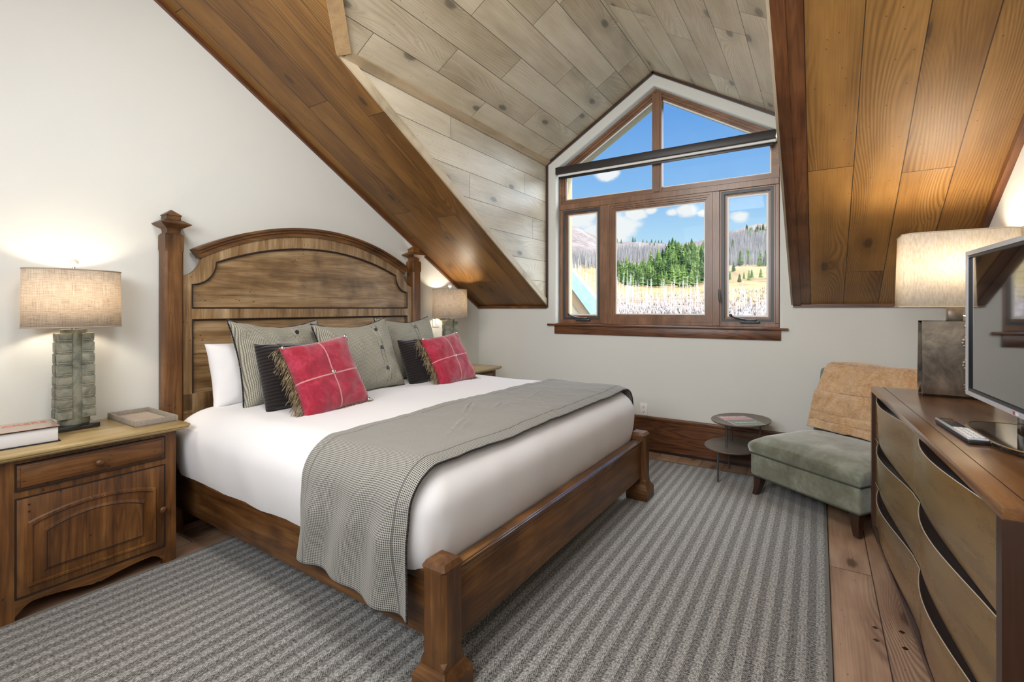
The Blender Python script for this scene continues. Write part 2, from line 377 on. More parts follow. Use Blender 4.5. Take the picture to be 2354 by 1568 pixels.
class MB:
    def __init__(s): s.v = []; s.f = []; s.uv = {}
    def add(s, vs, fs, uvs=None):
        o = len(s.v); s.v += [tuple(v) for v in vs]
        for i, f in enumerate(fs):
            if uvs: s.uv[len(s.f)] = uvs[i]
            s.f.append(tuple(o + k for k in f))
        return s
    def bm(s, b):
        b.verts.index_update()
        return s.add([v.co[:] for v in b.verts], [[v.index for v in f.verts] for f in b.faces])
    def box(s, x0, x1, y0, y1, z0, z1, bev=0.0, seg=2, mat=None):
        b = bmesh.new(); bmesh.ops.create_cube(b, size=1)
        for v in b.verts: v.co = Vector(((x0 + x1) / 2 + v.co.x * (x1 - x0), (y0 + y1) / 2 + v.co.y * (y1 - y0), (z0 + z1) / 2 + v.co.z * (z1 - z0)))
        if bev: bmesh.ops.bevel(b, geom=b.edges[:], offset=bev, segments=seg, profile=.5, affect='EDGES')
        if mat: b.transform(mat)
        s.bm(b); b.free(); return s
    def prism(s, pts, axis, a, b, bev=0.0, mat=None):
        """polygon pts in the two other axes, extruded a..b along axis (0,1,2)"""
        o = [i for i in range(3) if i != axis]
        def P(p, h):
            q = [0, 0, 0]; q[o[0]] = p[0]; q[o[1]] = p[1]; q[axis] = h; return Vector(q)
        bm_ = bmesh.new()
        A = [bm_.verts.new(P(p, a)) for p in pts]; B = [bm_.verts.new(P(p, b)) for p in pts]; n = len(pts)
        bm_.faces.new(A); bm_.faces.new(B[::-1])
        for i in range(n): bm_.faces.new((A[i], B[i], B[(i + 1) % n], A[(i + 1) % n]))
        bmesh.ops.recalc_face_normals(bm_, faces=bm_.faces[:])
        if bev: bmesh.ops.bevel(bm_, geom=bm_.edges[:], offset=bev, segments=2, profile=.5, affect='EDGES')
        if mat: bm_.transform(mat)
        s.bm(bm_); bm_.free(); return s
    def ring(s, outer, inner, axis, a, b, closed=True):
        o = [i for i in range(3) if i != axis]
        def P(p, h):
            q = [0, 0, 0]; q[o[0]] = p[0]; q[o[1]] = p[1]; q[axis] = h; return tuple(q)
        n = len(outer); vs = []
        for h in (a, b):
            vs += [P(p, h) for p in outer] + [P(p, h) for p in inner]
        fs = []; m = n if closed else n - 1
        for i in range(m):
            j = (i + 1) % n
            fs += [(i, j, n + j, n + i), (2 * n + i, 3 * n + i, 3 * n + j, 2 * n + j), (i, 2 * n + i, 2 * n + j, j), (n + i, n + j, 3 * n + j, 3 * n + i)]
        if not closed:
            fs += [(0, n, 3 * n, 2 * n), (n - 1, 2 * n + n - 1, 3 * n + n - 1, 2 * n - 1)]
        return s.add(vs, fs)
    def loft(s, rings, cap=True):
        n = len(rings[0]); vs = [p for r in rings for p in r]; fs = []
        for k in range(len(rings) - 1):
            for i in range(n):
                j = (i + 1) % n; fs.append((k * n + i, k * n + j, (k + 1) * n + j, (k + 1) * n + i))
        if cap: fs += [tuple(range(n))[::-1], tuple((len(rings) - 1) * n + i for i in range(n))]
        return s.add(vs, fs)
    def sq(s, cx, cy, prof, ch=0.0):
        """square tower: prof = [(half, z, chamfer)]"""
        rs = []
        for p in prof:
            h, z = p[0], p[1]; c = max(p[2] if len(p) > 2 else ch, .0004)
            rs.append([(cx + a, cy + b, z) for a, b in ((h, -h + c), (h, h - c), (h - c, h), (-h + c, h), (-h, h - c), (-h, -h + c), (-h + c, -h), (h - c, -h))])
        return s.loft(rs)
    def lathe(s, cx, cy, prof, n=24, rx=1.0, ry=1.0):
        rs = [[(cx + r * rx * math.cos(2 * PI * i / n), cy + r * ry * math.sin(2 * PI * i / n), z) for i in range(n)] for r, z in prof]
        return s.loft(rs)
    def cyl(s, p0, p1, r, n=12, r1=None):
        return s.tube([p0, p1], r, n, r1)
    def tube(s, pts, r, n=8, r1=None, closed=False):
        pts = [Vector(p) for p in pts]; rs = []; m = len(pts); ref = None
        for i, p in enumerate(pts):
            d = (pts[(i + 1) % m] - pts[i - 1]) if closed else (pts[min(i + 1, m - 1)] - pts[max(i - 1, 0)])
            d.normalize()
            if ref is None: ref = Vector((0, 0, 1)) if abs(d.z) < .9 else Vector((1, 0, 0))
            a = d.cross(ref)
            if a.length < 1e-4: a = d.cross(Vector((0, 1, 0)))
            a.normalize(); b = d.cross(a); ref = -b if False else ref
            rr = r if r1 is None else r + (r1 - r) * i / (m - 1)
            rs.append([tuple(p + a * rr * math.cos(2 * PI * k / n) + b * rr * math.sin(2 * PI * k / n)) for k in range(n)])
        if closed: rs.append(rs[0]); return s.loft(rs, False)
        return s.loft(rs)
    def grid(s, fn, nu, nv, uvf=None, flip=False, closed_u=False):
        vs = [fn(i / nu, j / nv) for j in range(nv + 1) for i in range(nu + 1)]; fs = []; uvs = []
        for j in range(nv):
            for i in range(nu):
                a = j * (nu + 1) + i; f = (a, a + 1, a + nu + 2, a + nu + 1)
                cs = ((i, j), (i + 1, j), (i + 1, j + 1), (i, j + 1))
                if flip: f = f[::-1]; cs = cs[::-1]
                fs.append(f)
                if uvf: uvs.append([uvf(c[0] / nu, c[1] / nv) for c in cs])
        return s.add(vs, fs, uvs or None)
    def sphere(s, c, r, sc=(1, 1, 1), n=12):
        prof = [(r * math.sin(PI * k / n), -r * math.cos(PI * k / n)) for k in range(n + 1)]
        prof = [(max(a, r * .01), b) for a, b in prof]
        rs = [[(c[0] + a * sc[0] * math.cos(2 * PI * i / (n + 4)), c[1] + a * sc[1] * math.sin(2 * PI * i / (n + 4)), c[2] + b * sc[2]) for i in range(n + 4)] for a, b in prof]
        return s.loft(rs)
    def quad(s, pts, uvs=None): return s.add(pts, [tuple(range(len(pts)))], [uvs] if uvs else None)
    def slab(s, pts, thick, uvs):
        """planar polygon with uv on the visible face, thickened by the vector `thick`"""
        t = Vector(thick); n = len(pts); p2 = [tuple(Vector(p) + t) for p in pts]
        fs = [tuple(range(n)), tuple(range(n, 2 * n))[::-1]] + [(i, i + n, (i + 1) % n + n, (i + 1) % n) for i in range(n)]
        uu = [uvs, uvs[::-1]] + [[uvs[i], uvs[i], uvs[(i + 1) % n], uvs[(i + 1) % n]] for i in range(n)]
        return s.add(list(pts) + p2, fs, uu)
    def build(s, name, mat, parent=None, smooth=40, recalc=True, loc=None, rot=None, subd=0):
        me = bpy.data.meshes.new(name); me.from_pydata(s.v, [], s.f)
        if s.uv:
            l = me.uv_layers.new(name='UVMap')
            for p in me.polygons:
                u = s.uv.get(p.index)
                if u:
                    for li, c in zip(p.loop_indices, u): l.data[li].uv = c
        if recalc:
            b = bmesh.new(); b.from_mesh(me); bmesh.ops.recalc_face_normals(b, faces=b.faces[:]); b.to_mesh(me); b.free()
        if isinstance(mat, str): mat = M[mat]
        me.materials.append(mat)
        if smooth:
            for p in me.polygons: p.use_smooth = True
            if smooth < 180: me.set_sharp_from_angle(angle=R(smooth))
        o = bpy.data.objects.new(name, me); COL.objects.link(o)
        if parent: o.parent = parent
        if loc: o.location = loc
        if rot: o.rotation_euler = rot
        if subd:
            md = o.modifiers.new('s', 'SUBSURF'); md.levels = subd; md.render_levels = subd
        return o

def tag(o, label, cat, group=None, kind=None):
    o['label'] = label; o['category'] = cat
    if group: o['group'] = group
    if kind: o['kind'] = kind
    return o
def empty(name, loc=(0, 0, 0), rz=0.0, rot=None):
    o = bpy.data.objects.new(name, None); COL.objects.link(o); o.location = loc; o.rotation_euler = rot or (0, 0, rz)
    o.empty_display_size = .1
    return o
def thing(name, label, cat, loc=(0, 0, 0), rz=0.0, group=None, rot=None):
    return tag(empty(name, loc, rz, rot), label, cat, group)
def struct(o): o['kind'] = 'structure'; return o
def kids(o): return [c for c in bpy.data.objects if c.parent == o]
def copy_tree(o, parent=None):
    c = o.copy(); COL.objects.link(c)
    if parent: c.parent = parent
    for k in kids(o): copy_tree(k, c)
    return c
def text_mesh(name, txt, size, mat, parent, mtx, ext=.0004, sx=1.0, align='CENTER'):
    cu = bpy.data.curves.new(name, 'FONT'); cu.body = txt; cu.size = size; cu.extrude = ext; cu.align_x = align; cu.align_y = 'CENTER'
    t = bpy.data.objects.new(name + '_c', cu); COL.objects.link(t)
    bpy.context.view_layer.update()
    me = bpy.data.meshes.new_from_object(t.evaluated_get(bpy.context.evaluated_depsgraph_get()))
    bpy.data.objects.remove(t); me.transform(Matrix.Diagonal((sx, 1, 1, 1))); me.transform(mtx)
    me.materials.clear(); me.materials.append(M[mat] if isinstance(mat, str) else mat)
    o = bpy.data.objects.new(name, me); COL.objects.link(o); o.parent = parent
    return o

# ------------------------------------------------------------------ camera (horizontal, lens shifted)
F_PX = 1102.45; YAW = .568912; V0 = 708.5; CAMZ = 1.35
cam = bpy.data.cameras.new('camera'); cam.sensor_width = 36; cam.lens = 36 * F_PX / 2354
cam.shift_y = (V0 - 784) / 2354; cam.clip_start = .05; cam.clip_end = 3000
co = bpy.data.objects.new('camera', cam); COL.objects.link(co); co.location = (0, 0, CAMZ); co.rotation_euler = (PI / 2, 0, YAW)
scn.camera = co
FV = Vector((-math.sin(YAW), math.cos(YAW), 0)); RV = Vector((math.cos(YAW), math.sin(YAW), 0))
def ray(u, v): return FV + RV * ((u - 1177) / F_PX) - Vector((0, 0, 1)) * ((v - V0) / F_PX)

# ------------------------------------------------------------------ room
XL, XR, YW, YB = -3.353, .80, 4.52, -2.6
XC0, XC1 = -2.45, -.175                    # dormer cheeks
TS = math.tan(R(29.65)); ZK = 1.375        # slope
YRG = .2
zs = lambda y: ZK + (4.516 - y) * TS if y > YRG else ZK + (4.516 - YRG) * TS - (YRG - y) * TS
ZE, ZR = 2.885, 3.575; XM = (XC0 + XC1) / 2; DM = (ZR - ZE) / (XM - XC0)
yv = 4.516 - (ZE - ZK) / TS; ya = 4.516 - (ZR - ZK) / TS
CS = math.cos(R(29.65))
# floor
m = MB(); pts = [(XL - .1, YB, 0), (XR + .1, YB, 0), (XR + .1, YW + .1, 0), (XL - .1, YW + .1, 0)]
m.slab(pts, (0, 0, -.08), [(p[1], p[0]) for p in pts])
floor = struct(m.build('floor', 'floor', smooth=0))
m = MB()
for (u, v) in [(2012, 1443), (2073.5, 1453.5), (2014.6, 1472), (2081, 1491)]:
    r = ray(u, v); p = Vector((0, 0, CAMZ)) + r * (-CAMZ / r.z)
    m.prism([(p.x - .012, p.y), (p.x, p.y - .012), (p.x + .012, p.y), (p.x, p.y + .012)], 2, -.002, .0008)
m.build('wooden_plug', 'dark_y', floor, smooth=0)
# left wall, right wall, back wall
def gable(x0, x1, name):
    m = MB(); m.prism([(YB, 0), (YW + .1, 0), (YW + .1, zs(YW + .1)), (YRG, zs(YRG) + .05), (YB, zs(YB))], 0, x0, x1)
    return struct(m.build(name, 'plaster', smooth=0))
gable(XL - .12, XL, 'wall_left'); gable(XR, XR + .12, 'wall_right')
m = MB(); m.box(XL, XR, YB - .12, YB, 0, zs(YB) + .02); struct(m.build('wall_back', 'plaster', smooth=0))
# window wall with a pentagonal opening (bevelled reveal)
OX0, OX1, OZ0, OZ1, OZA = -2.345, -.272, 1.175, 2.815, 3.445
OXM = (OX0 + OX1) / 2
opening = [(OX0, OZ0), (OX1, OZ0), (OX1, OZ1), (OXM, OZA), (OX0, OZ1)]
outerw = [(XL, -.0), (XR, -.0), (XR, 3.9), (OXM, 3.9), (XL, 3.9)]
def scale_poly(pts, d):
    """offset a closed convex polygon outward by d"""
    n = len(pts); out = []
    area = sum(pts[i][0] * pts[(i + 1) % n][1] - pts[(i + 1) % n][0] * pts[i][1] for i in range(n)); sg = 1 if area > 0 else -1
    for i in range(n):
        p0, p1, p2 = Vector(pts[i - 1]), Vector(pts[i]), Vector(pts[(i + 1) % n])
        d1 = (p1 - p0).normalized(); d2 = (p2 - p1).normalized()
        n1 = Vector((d1.y, -d1.x)) * sg; n2 = Vector((d2.y, -d2.x)) * sg
        b = (n1 + n2); b = b / b.length; k = d / max(.2, b.dot(n1)); q = p1 + b * k; out.append((q.x, q.y))
    return out
m = MB()
br = .022
rings2 = []
for k in range(7):
    a = PI / 2 * k / 6; pp = scale_poly(opening, br * (1 - math.sin(a)))
    rings2.append([(p[0], YW + br * (1 - math.cos(a)), p[1]) for p in pp])
rings2.append([(p[0], YW + .14, p[1]) for p in opening])
m.loft(rings2, cap=False)
wo = scale_poly(opening, br)
n5 = 5; vs = [(p[0], YW, p[1]) for p in outerw] + [(p[0], YW, p[1]) for p in wo]
m.add(vs, [(i, (i + 1) % 5, 5 + (i + 1) % 5, 5 + i) for i in range(5)])
vs = [(p[0], YW + .14, p[1]) for p in outerw] + [(p[0], YW + .14, p[1]) for p in opening]
m.add(vs, [(5 + i, 5 + (i + 1) % 5, (i + 1) % 5, i) for i in range(5)])
m.add([(p[0], y, p[1]) for y in (YW, YW + .14) for p in outerw], [(i, (i + 1) % 5, 5 + (i + 1) % 5, 5 + i) for i in range(5)])
struct(m.build('wall_front', 'plaster', smooth=40))
# sloped ceiling
def S(x, y): return (x, y, zs(y))
TH = Vector((0, math.sin(R(29.65)), CS)) * .14
def slope_piece(pts, name, mat):
    m = MB(); P = [S(*p) for p in pts]; m.slab(P, TH, [((4.516 - p[1]) / CS, p[0]) for p in pts]); return struct(m.build(name, mat, smooth=0))
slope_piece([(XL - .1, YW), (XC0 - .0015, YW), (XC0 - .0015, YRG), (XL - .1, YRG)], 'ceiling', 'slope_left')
slope_piece([(XC1 + .0015, YW), (XR + .1, YW), (XR + .1, YRG), (XC1 + .0015, YRG)], 'ceiling', 'slope')
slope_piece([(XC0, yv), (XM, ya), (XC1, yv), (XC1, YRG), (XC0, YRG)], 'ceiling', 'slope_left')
m = MB(); P = [(XL - .1, YRG, zs(YRG)), (XR + .1, YRG, zs(YRG)), (XR + .1, YB - .1, zs(YB - .1)), (XL - .1, YB - .1, zs(YB - .1))]
m.slab(P, (0, -.07, .12), [((p[1]) / CS, p[0]) for p in P]); struct(m.build('ceiling', 'slope', smooth=0))
# dormer: two roof planes and two cheeks
def dz(x): return ZE + (x - XC0) * DM if x < XM else ZE + (XC1 - x) * DM
LS = math.hypot(XM - XC0, ZR - ZE)
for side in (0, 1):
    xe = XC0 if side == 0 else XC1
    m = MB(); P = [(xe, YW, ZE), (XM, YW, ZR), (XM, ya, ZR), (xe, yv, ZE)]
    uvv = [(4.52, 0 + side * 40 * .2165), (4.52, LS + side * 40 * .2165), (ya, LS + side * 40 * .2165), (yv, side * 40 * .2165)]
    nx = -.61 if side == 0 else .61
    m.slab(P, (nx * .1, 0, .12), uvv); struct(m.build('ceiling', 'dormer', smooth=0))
    m = MB(); P = [(xe, YW, ZK), (xe, YW, ZE), (xe, yv, ZE)]
    m.slab(P, (-.1 if side == 0 else .03, 0, 0), [(p[1], p[2]) for p in P]); struct(m.build('wall_left' if side == 0 else 'wall_right', 'cheek', smooth=0))
# pale boards: cheek edge board and valley boards
m = MB(); sl = Vector((0, -CS, math.sin(R(29.65)))); up = Vector((0, math.sin(R(29.65)), CS))
def board_on_cheek(x0, x1, w, yb0, yb1):
    mm = MB(); a = Vector((0, yb0, zs(yb0))); b = Vector((0, yb1, zs(yb1)))
    mm.prism([(a.y, a.z), (b.y, b.z), (b.y + up.y * w, b.z + up.z * w), (a.y + up.y * w, a.z + up.z * w)], 0, x0, x1); return mm
struct(board_on_cheek(XC0 + .0005, XC0 + .014, .062, YW - .004, yv + .02).build('trim_1', 'pale_s', smooth=0))
struct(board_on_cheek(XC1 - .014, XC1 - .0005, .085, YW - .004, yv + .02).build('trim_2', 'pale_s', smooth=0))
# eave strip (thin board where dormer roof meets cheek)
m = MB(); m.prism([(XC0, ZE + .001), (XC0 + .05, ZE + .001 + .05 * DM), (XC0 + .058, ZE - .012 + .05 * DM), (XC0 + .008, ZE - .018)], 1, yv + .05, YW - .001)
struct(m.build('trim_3', 'pale_y', smooth=0))
for side in (0, 1):                        # valley boards
    xe = XC0 if side == 0 else XC1
    a = Vector((xe, yv, ZE)); b = Vector((XM, ya, ZR)); d = (b - a).normalized()
    inn = Vector((0, 1, 0)) - d * d.y; inn.normalize(); nrm = d.cross(inn); nrm = nrm if nrm.z < 0 else -nrm
    m = MB(); w = .085; t = .022; a2 = a + nrm * .002; b2 = b + nrm * .002
    vs = [a2, b2, b2 + inn * w, a2 + inn * w, a2 + nrm * t, b2 + nrm * t, b2 + inn * w + nrm * t, a2 + inn * w + nrm * t]
    m.add(vs, [(0, 1, 2, 3), (4, 5, 6, 7), (0, 1, 5, 4), (1, 2, 6, 5), (2, 3, 7, 6), (3, 0, 4, 7)])
    struct(m.build('trim_4', 'pale_z', smooth=0))
# dark mouldings
def bar(p0, p1, w, t, dirw, dirt, name, mat):
    p0, p1, dw, dt = Vector(p0), Vector(p1), Vector(dirw).normalized() * w, Vector(dirt).normalized() * t
    m = MB(); m.add([p0, p1, p1 + dw, p0 + dw, p0 + dt, p1 + dt, p1 + dw + dt, p0 + dw + dt], [(0, 1, 2, 3), (4, 5, 6, 7), (0, 1, 5, 4), (1, 2, 6, 5), (2, 3, 7, 6), (3, 0, 4, 7)])
    return struct(m.build(name, mat, smooth=0))
dn = -up
bar((XL, YW, zs(YW)), (XL, YRG, zs(YRG)), .022, .03, (1, 0, 0), dn, 'trim_5', 'trim_s')
bar((XR, YW, zs(YW)), (XR, YRG, zs(YRG)), .03, .04, (-1, 0, 0), dn, 'trim_6', 'trim_s')
bar((XL, YW, ZK), (XC0, YW, ZK), .02, .028, (0, -1, 0), (0, 0, -1), 'trim_7', 'trim_x')
bar((XC1, YW, ZK + .012), (XR, YW, ZK + .012), .02, .03, (0, -1, 0), (0, 0, -1), 'trim_8', 'trim_x')
bar((XC1 + .0, YW, zs(YW) - .001), (XC1 + .0, yv, zs(yv) - .001), .055, .012, (1, 0, 0), dn, 'trim_9', 'trim_s')
bar((XC1 + .055, YW, zs(YW) - .001), (XC1 + .055, YRG, zs(YRG) - .001), .065, .004, (1, 0, 0), dn, 'trim_10', 'trim_s')
bar((XC0, YW, ZK - .02), (XC0, YW, ZE), .02, .02, (1, 0, 0), (0, -1, 0), 'trim_11', 'dark_z')
bar((XC0, YW, ZE), (XM, YW, ZR), .022, .022, (0, -1, 0), (DM, 0, -1), 'trim_12', 'dark_x')
bar((XC1, YW, ZE), (XM, YW, ZR), .022, .022, (0, -1, 0), (-DM, 0, -1), 'trim_13', 'dark_x')
# baseboards
def baseb(name, x0, x1, y0, y1, axis):
    m = MB()
    if axis == 'x': m.box(x0, x1, y0, y1, .026, .30); m.box(x0, x1, y0 - .012, y1, .300, .332, .006)
    else: m.box(x0, x1, y0, y1, .026, .30); m.box(min(x0, x0) - (.012 if x0 > 0 else 0), x1 + (.012 if x0 < 0 else 0), y0, y1, .300, .332, .006)
    o = struct(m.build(name, 'trim_' + axis))
    g = MB(); g.box(x0 + .006 * (axis == 'y' and x0 > 0), x1, y0 + .006 * (axis == 'x'), y1, .0, .027); g.build('shadow_gap', 'groove', o, smooth=0)
    return o
baseb('baseboard_front', XL, XR, YW - .026, YW - .0005, 'x')
baseb('baseboard_left', XL + .0005, XL + .026, YB, YW - .04, 'y')
baseb('baseboard_right', XR - .026, XR - .0005, YB, YW - .04, 'y')

# ------------------------------------------------------------------ window
win = struct(empty('window_1', (0, 0, 0)))
YF = 4.60
FX0, FX1, FZ0, FZT = -2.338, -.279, 1.19, 2.44
def rect(x0, x1, z0, z1): return [(x0, z0), (x1, z0), (x1, z1), (x0, z1)]
def frame_ring(outer, w, y0, y1, name, mat, parent, steps=None):
    m = MB(); cur = outer; st = steps or [(w, y0, y1)]
    for (ww, a, b) in st:
        inn = scale_poly(cur, -ww); m.ring(cur, inn, 1, a, b); cur = inn
    return m.build(name, mat, parent, smooth=0), cur
pent = lambda d=0: scale_poly([(FX0, FZT), (FX1, FZT), (FX1, 2.82), (OXM, 3.445), (FX0, 2.82)], -d)
# upper fixed window
frame_ring(pent(), .05, YF, YF + .08, 'window_frame', 'win_x', win, [(.022, YF, YF + .08), (.022, YF + .012, YF + .08), (.016, YF + .026, YF + .08)])
m = MB(); m.box(-1.345, -1.256, YF - .004, YF + .07, FZT + .02, 3.40); m.box(-1.328, -1.273, YF - .014, YF, FZT + .02, 3.40); m.build('mullion', 'win_z', win, smooth=0)
# transom and lower frame
m = MB(); m.box(FX0, FX1, YF - .006, YF + .075, FZT - .045, FZT + .012, .004); m.box(FX0, FX1, YF, YF + .08, FZ0, FZ0 + .03, .003)
m.box(FX0, FX0 + .03, YF, YF + .08, FZ0 + .03, FZT - .045, .003); m.box(FX1 - .03, FX1, YF, YF + .08, FZ0 + .03, FZT - .045, .003)
m.box(-1.872, -1.794, YF - .006, YF + .08, FZ0, FZT - .045, .004); m.box(-.806, -.742, YF - .006, YF + .08, FZ0, FZT - .045, .004)
m.build('window_frame', 'win_z', win, smooth=0)
# middle fixed light
frame_ring(rect(-1.794, -.806, FZ0 + .03, FZT - .045), .07, YF, YF, 'window_frame', 'win_z', win, [(.02, YF, YF + .08), (.018, YF + .01, YF + .08), (.016, YF + .022, YF + .08), (.014, YF + .034, YF + .08)])
# casements: wooden stop, dark screen frame
for (a, b) in ((FX0 + .03, -1.872), (-.742, FX1 - .03)):
    o1, c1 = frame_ring(rect(a, b, FZ0 + .03, FZT - .045), .01, YF, YF, 'casement_stop', 'win_z', win, [(.010, YF + .008, YF + .08)])
    o2, c2 = frame_ring(c1, .024, YF + .014, YF + .03, 'screen_frame', 'sash', win)
    o3, c3 = frame_ring(c1, .044, YF + .032, YF + .09, 'sash', 'win_z', win, [(.03, YF + .034, YF + .075), (.014, YF + .045, YF + .075)])
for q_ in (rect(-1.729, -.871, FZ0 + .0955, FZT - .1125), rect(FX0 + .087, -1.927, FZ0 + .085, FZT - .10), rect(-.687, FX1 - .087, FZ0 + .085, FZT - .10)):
    frame_ring(scale_poly(q_, .004), .016, YF + .047, YF + .05, 'sky_glare_ring', 'white_pl', win)  # pale ring added in place of sky glare on the frame edges
frame_ring(pent(.058), .014, YF + .046, YF + .05, 'sky_glare_ring', 'white_pl', win)  # sky glare ring for the upper light, likewise added
# panes
m = MB(); m.prism(pent(.055), 1, YF + .05, YF + .056)
m.prism(rect(-1.73, -.868, FZ0 + .095, FZT - .105), 1, YF + .05, YF + .056)
m.prism(rect(FX0 + .08, -1.915, FZ0 + .08, FZT - .095), 1, YF + .06, YF + .066); m.prism(rect(-.70, FX1 - .08, FZ0 + .08, FZT - .095), 1, YF + .06, YF + .066)
m.build('window_pane', 'glass', win, smooth=0)
# sill, apron
m = MB(); m.box(-2.43, -.208, YW - .035, YW, 1.166, 1.186, .006); m.box(OX0 + .002, OX1 - .002, YW - .001, YF + .01, 1.176, 1.19); m.build('window_sill', 'trim_x', win)
m = MB(); m.box(-2.349, -.262, YW - .018, YW, 1.083, 1.166, .002); m.build('apron', 'trim_x', win)
# crank operators
def crank(x, big):
    m = MB(); z = FZ0 + .036
    m.box(x - .075, x + .075, YF - .03, YF + .012, z - .006, z + .012, .004); m.box(x - .045, x + .05, YF - .034, YF + .004, z + .01, z + .03, .008)
    m.tube([(x - .03, YF - .03, z + .022), (x - .09, YF - .045, z + .035), (x - .14, YF - .05, z + .052)], .0075, 8)
    m.sphere((x - .145, YF - .055, z + .062), .014)
    return m.build('crank_handle', 'sash', win)
crank(-2.06, 0); crank(-.50, 1)
m = MB(); m.box(-.752, -.738, YF - .022, YF - .004, 1.42, 1.52, .003); m.tube([(-.745, YF - .024, 1.5), (-.74, YF - .04, 1.44), (-.738, YF - .035, 1.40)], .006, 8); m.build('latch', 'sash', win)
# exterior reveal and gable overhang
m = MB(); outp = scale_poly([(FX0, FZ0 - .02), (FX1, FZ0 - .02), (FX1, 2.82), (OXM, 3.445), (FX0, 2.82)], .01)
m.ring(scale_poly(outp, .4), scale_poly(outp, -.045), 1, YF + .081, YF + .24); struct(m.build('wall_exterior', 'stucco', smooth=0))

# roller shade
t = thing('roller_shade', 'dark bronze roller shade headbox mounted across the top of the window', 'window shade', (0, 0, 2.76))
m = MB(); m.box(-2.341, -.300, YW - .012, YW + .05, .0, .072, .004); m.build('headbox', 'shade_box', t)
m = MB(); m.cyl((-2.32, YW + .022, -.012), (-.30, YW + .022, -.012), .014, 14); m.build('roller', 'white_pl', t)
m = MB(); m.box(-2.315, -.318, YW + .015, YW + .03, -.052, -.024, .004); m.build('hem_bar', 'black', t)
m = MB(); m.box(-.300, -.285, YW - .006, YW + .045, -.01, .066, .003); m.cyl((-.295, YW - .004, .0), (-.295, YW - .004, -.03), .005); m.build('bracket', 'chrome', t)

# ------------------------------------------------------------------ outlets and switch
t = thing('wall_outlet', 'white duplex outlet on the wall below the window', 'outlet', (-1.4015, YW - .0005, .39))
m = MB(); m.box(-.0355, .0355, -.006, 0, -.057, .057, .003); m.build('cover_plate', 'white_pl', t)
for dz_ in (-.022, .022):
    m = MB(); m.box(-.017, .017, -.0065, -.004, dz_ - .016, dz_ + .016, .001); rc = m.build('receptacle', 'white_pl', t); m = MB()
    m.box(-.009, -.006, -.0068, -.004, dz_ - .004, dz_ + .008); m.box(.006, .009, -.0068, -.004, dz_ - .004, dz_ + .008); m.box(-.003, .003, -.0068, -.004, dz_ - .012, dz_ - .007); m.build('slots', 'black', rc, smooth=0)
t = thing('light_switch', 'white rocker light switch on the wall behind the right bedside lamp', 'light switch', (XL + .0005, 3.775, 1.215))
m = MB(); m.box(0, .006, -.055, .055, -.06, .06, .003); m.build('cover_plate', 'white_pl', t)
m = MB(); m.box(.004, .010, -.018, .018, -.033, .033, .002); m.build('rocker', 'white_pl', t)

# ------------------------------------------------------------------ rug
m = MB(); m.box(0, 2.925, 0, 5.0, 0, .011, .004)
o = tag(m.build('area_rug', 'rug', loc=(-2.885, -.745, .0005)), 'large grey and brown herringbone striped area rug under the bed', 'rug')
m = MB(); bt = [(0, 0), (2.925, 0), (2.925, 5.0), (0, 5.0)]
m.ring(scale_poly(bt, .004), scale_poly(bt, -.010), 2, .001, .0135); m.build('binding', simple('rug_binding', (.17, .16, .14), .9), o, smooth=0)

# ------------------------------------------------------------------ BED
BL = 2.19; BW = 2.17
bed = thing('bed', 'king bed with arched distressed wood headboard and square posts', 'bed', (-3.225, 2.365, 0), R(-1.08))
HY0, HY1 = -1.085, 1.035     # head post outer faces
for y in (HY0 + .05, HY1 - .05):
    m = MB(); m.sq(-.05, y, [(.05, .001, .001), (.05, 1.70, .001), (.05, 1.78, .002), (.044, 1.795, .003)])
    m2 = MB(); m2.sq(-.05, y, [(.051, .5, .012), (.051, .501, .012)])
    # chamfered shaft up to the shoulder
    m = MB(); m.sq(-.05, y, [(.05, .001, .012), (.05, 1.69, .012), (.05, 1.705, .001), (.05, 1.785, .001), (.042, 1.798, .002)])
    p = m.build('head_post', 'bed_z', bed, smooth=0)
    m = MB(); m.sq(-.05, y, [(.036, 1.798), (.036, 1.815), (.040, 1.828), (.080, 1.852), (.082, 1.856), (.044, 1.880), (.038, 1.882), (.038, 1.903), (.042, 1.906), (.042, 1.910), (.004, 1.942)])
    m.build('finial', 'bed_x', p, smooth=0)
for y in (-BW / 2 + .05, BW / 2 - .05):
    x = BL - .05; m = MB(); y -= .006 if y < 0 else 0; x -= .004
    m.sq(x, y, [(.054, .10, .002), (.054, .135, .002), (.054, .150, .017), (.054, .450, .017), (.053, .458, .006), (.041, .476, .002)])
    p = m.build('foot_post', 'bed_z', bed, smooth=0)
    m = MB(); m.sq(x, y, [(.072, .012, .002), (.076, .018, .002), (.076, .085, .002), (.072, .092, .002), (.056, .120, .002), (.055, .122, .002)]); m.build('plinth', 'bed_x', p, smooth=0)
# side rails and foot rail
for sgn in (-1, 1):
    y = sgn * (BW / 2 - .045)
    m = MB(); m.box(.0, BL - .09, y - .016, y + .016, .185, .40, .003); m.box(.0, BL - .09, y - .024 * (1 if sgn < 0 else 1.6), y + .024 * (1.6 if sgn < 0 else 1), .395, .418, .007)
    m.box(.0, BL - .09, y + sgn * .016, y + sgn * .021, .378, .396, .002)
    m.build('side_rail', 'bed_x', bed)
xf = BL - .045; m = MB()
m.box(xf - .016, xf + .016, -BW / 2 + .09, BW / 2 - .09, .165, .405, .003); m.box(xf - .045, xf + .022, -BW / 2 + .09, BW / 2 - .09, .40, .427, .008); m.box(xf + .012, xf + .02, -BW / 2 + .09, BW / 2 - .09, .385, .402, .003)
fr_ = m.build('foot_rail', 'bed_y', bed); m = MB()
for dx_ in (.010, .0215): m.tube([(xf + dx_, -BW / 2 + .09, .4255 - dx_ * .12), (xf + dx_, BW / 2 - .09, .4255 - dx_ * .12)], .0052, 8)
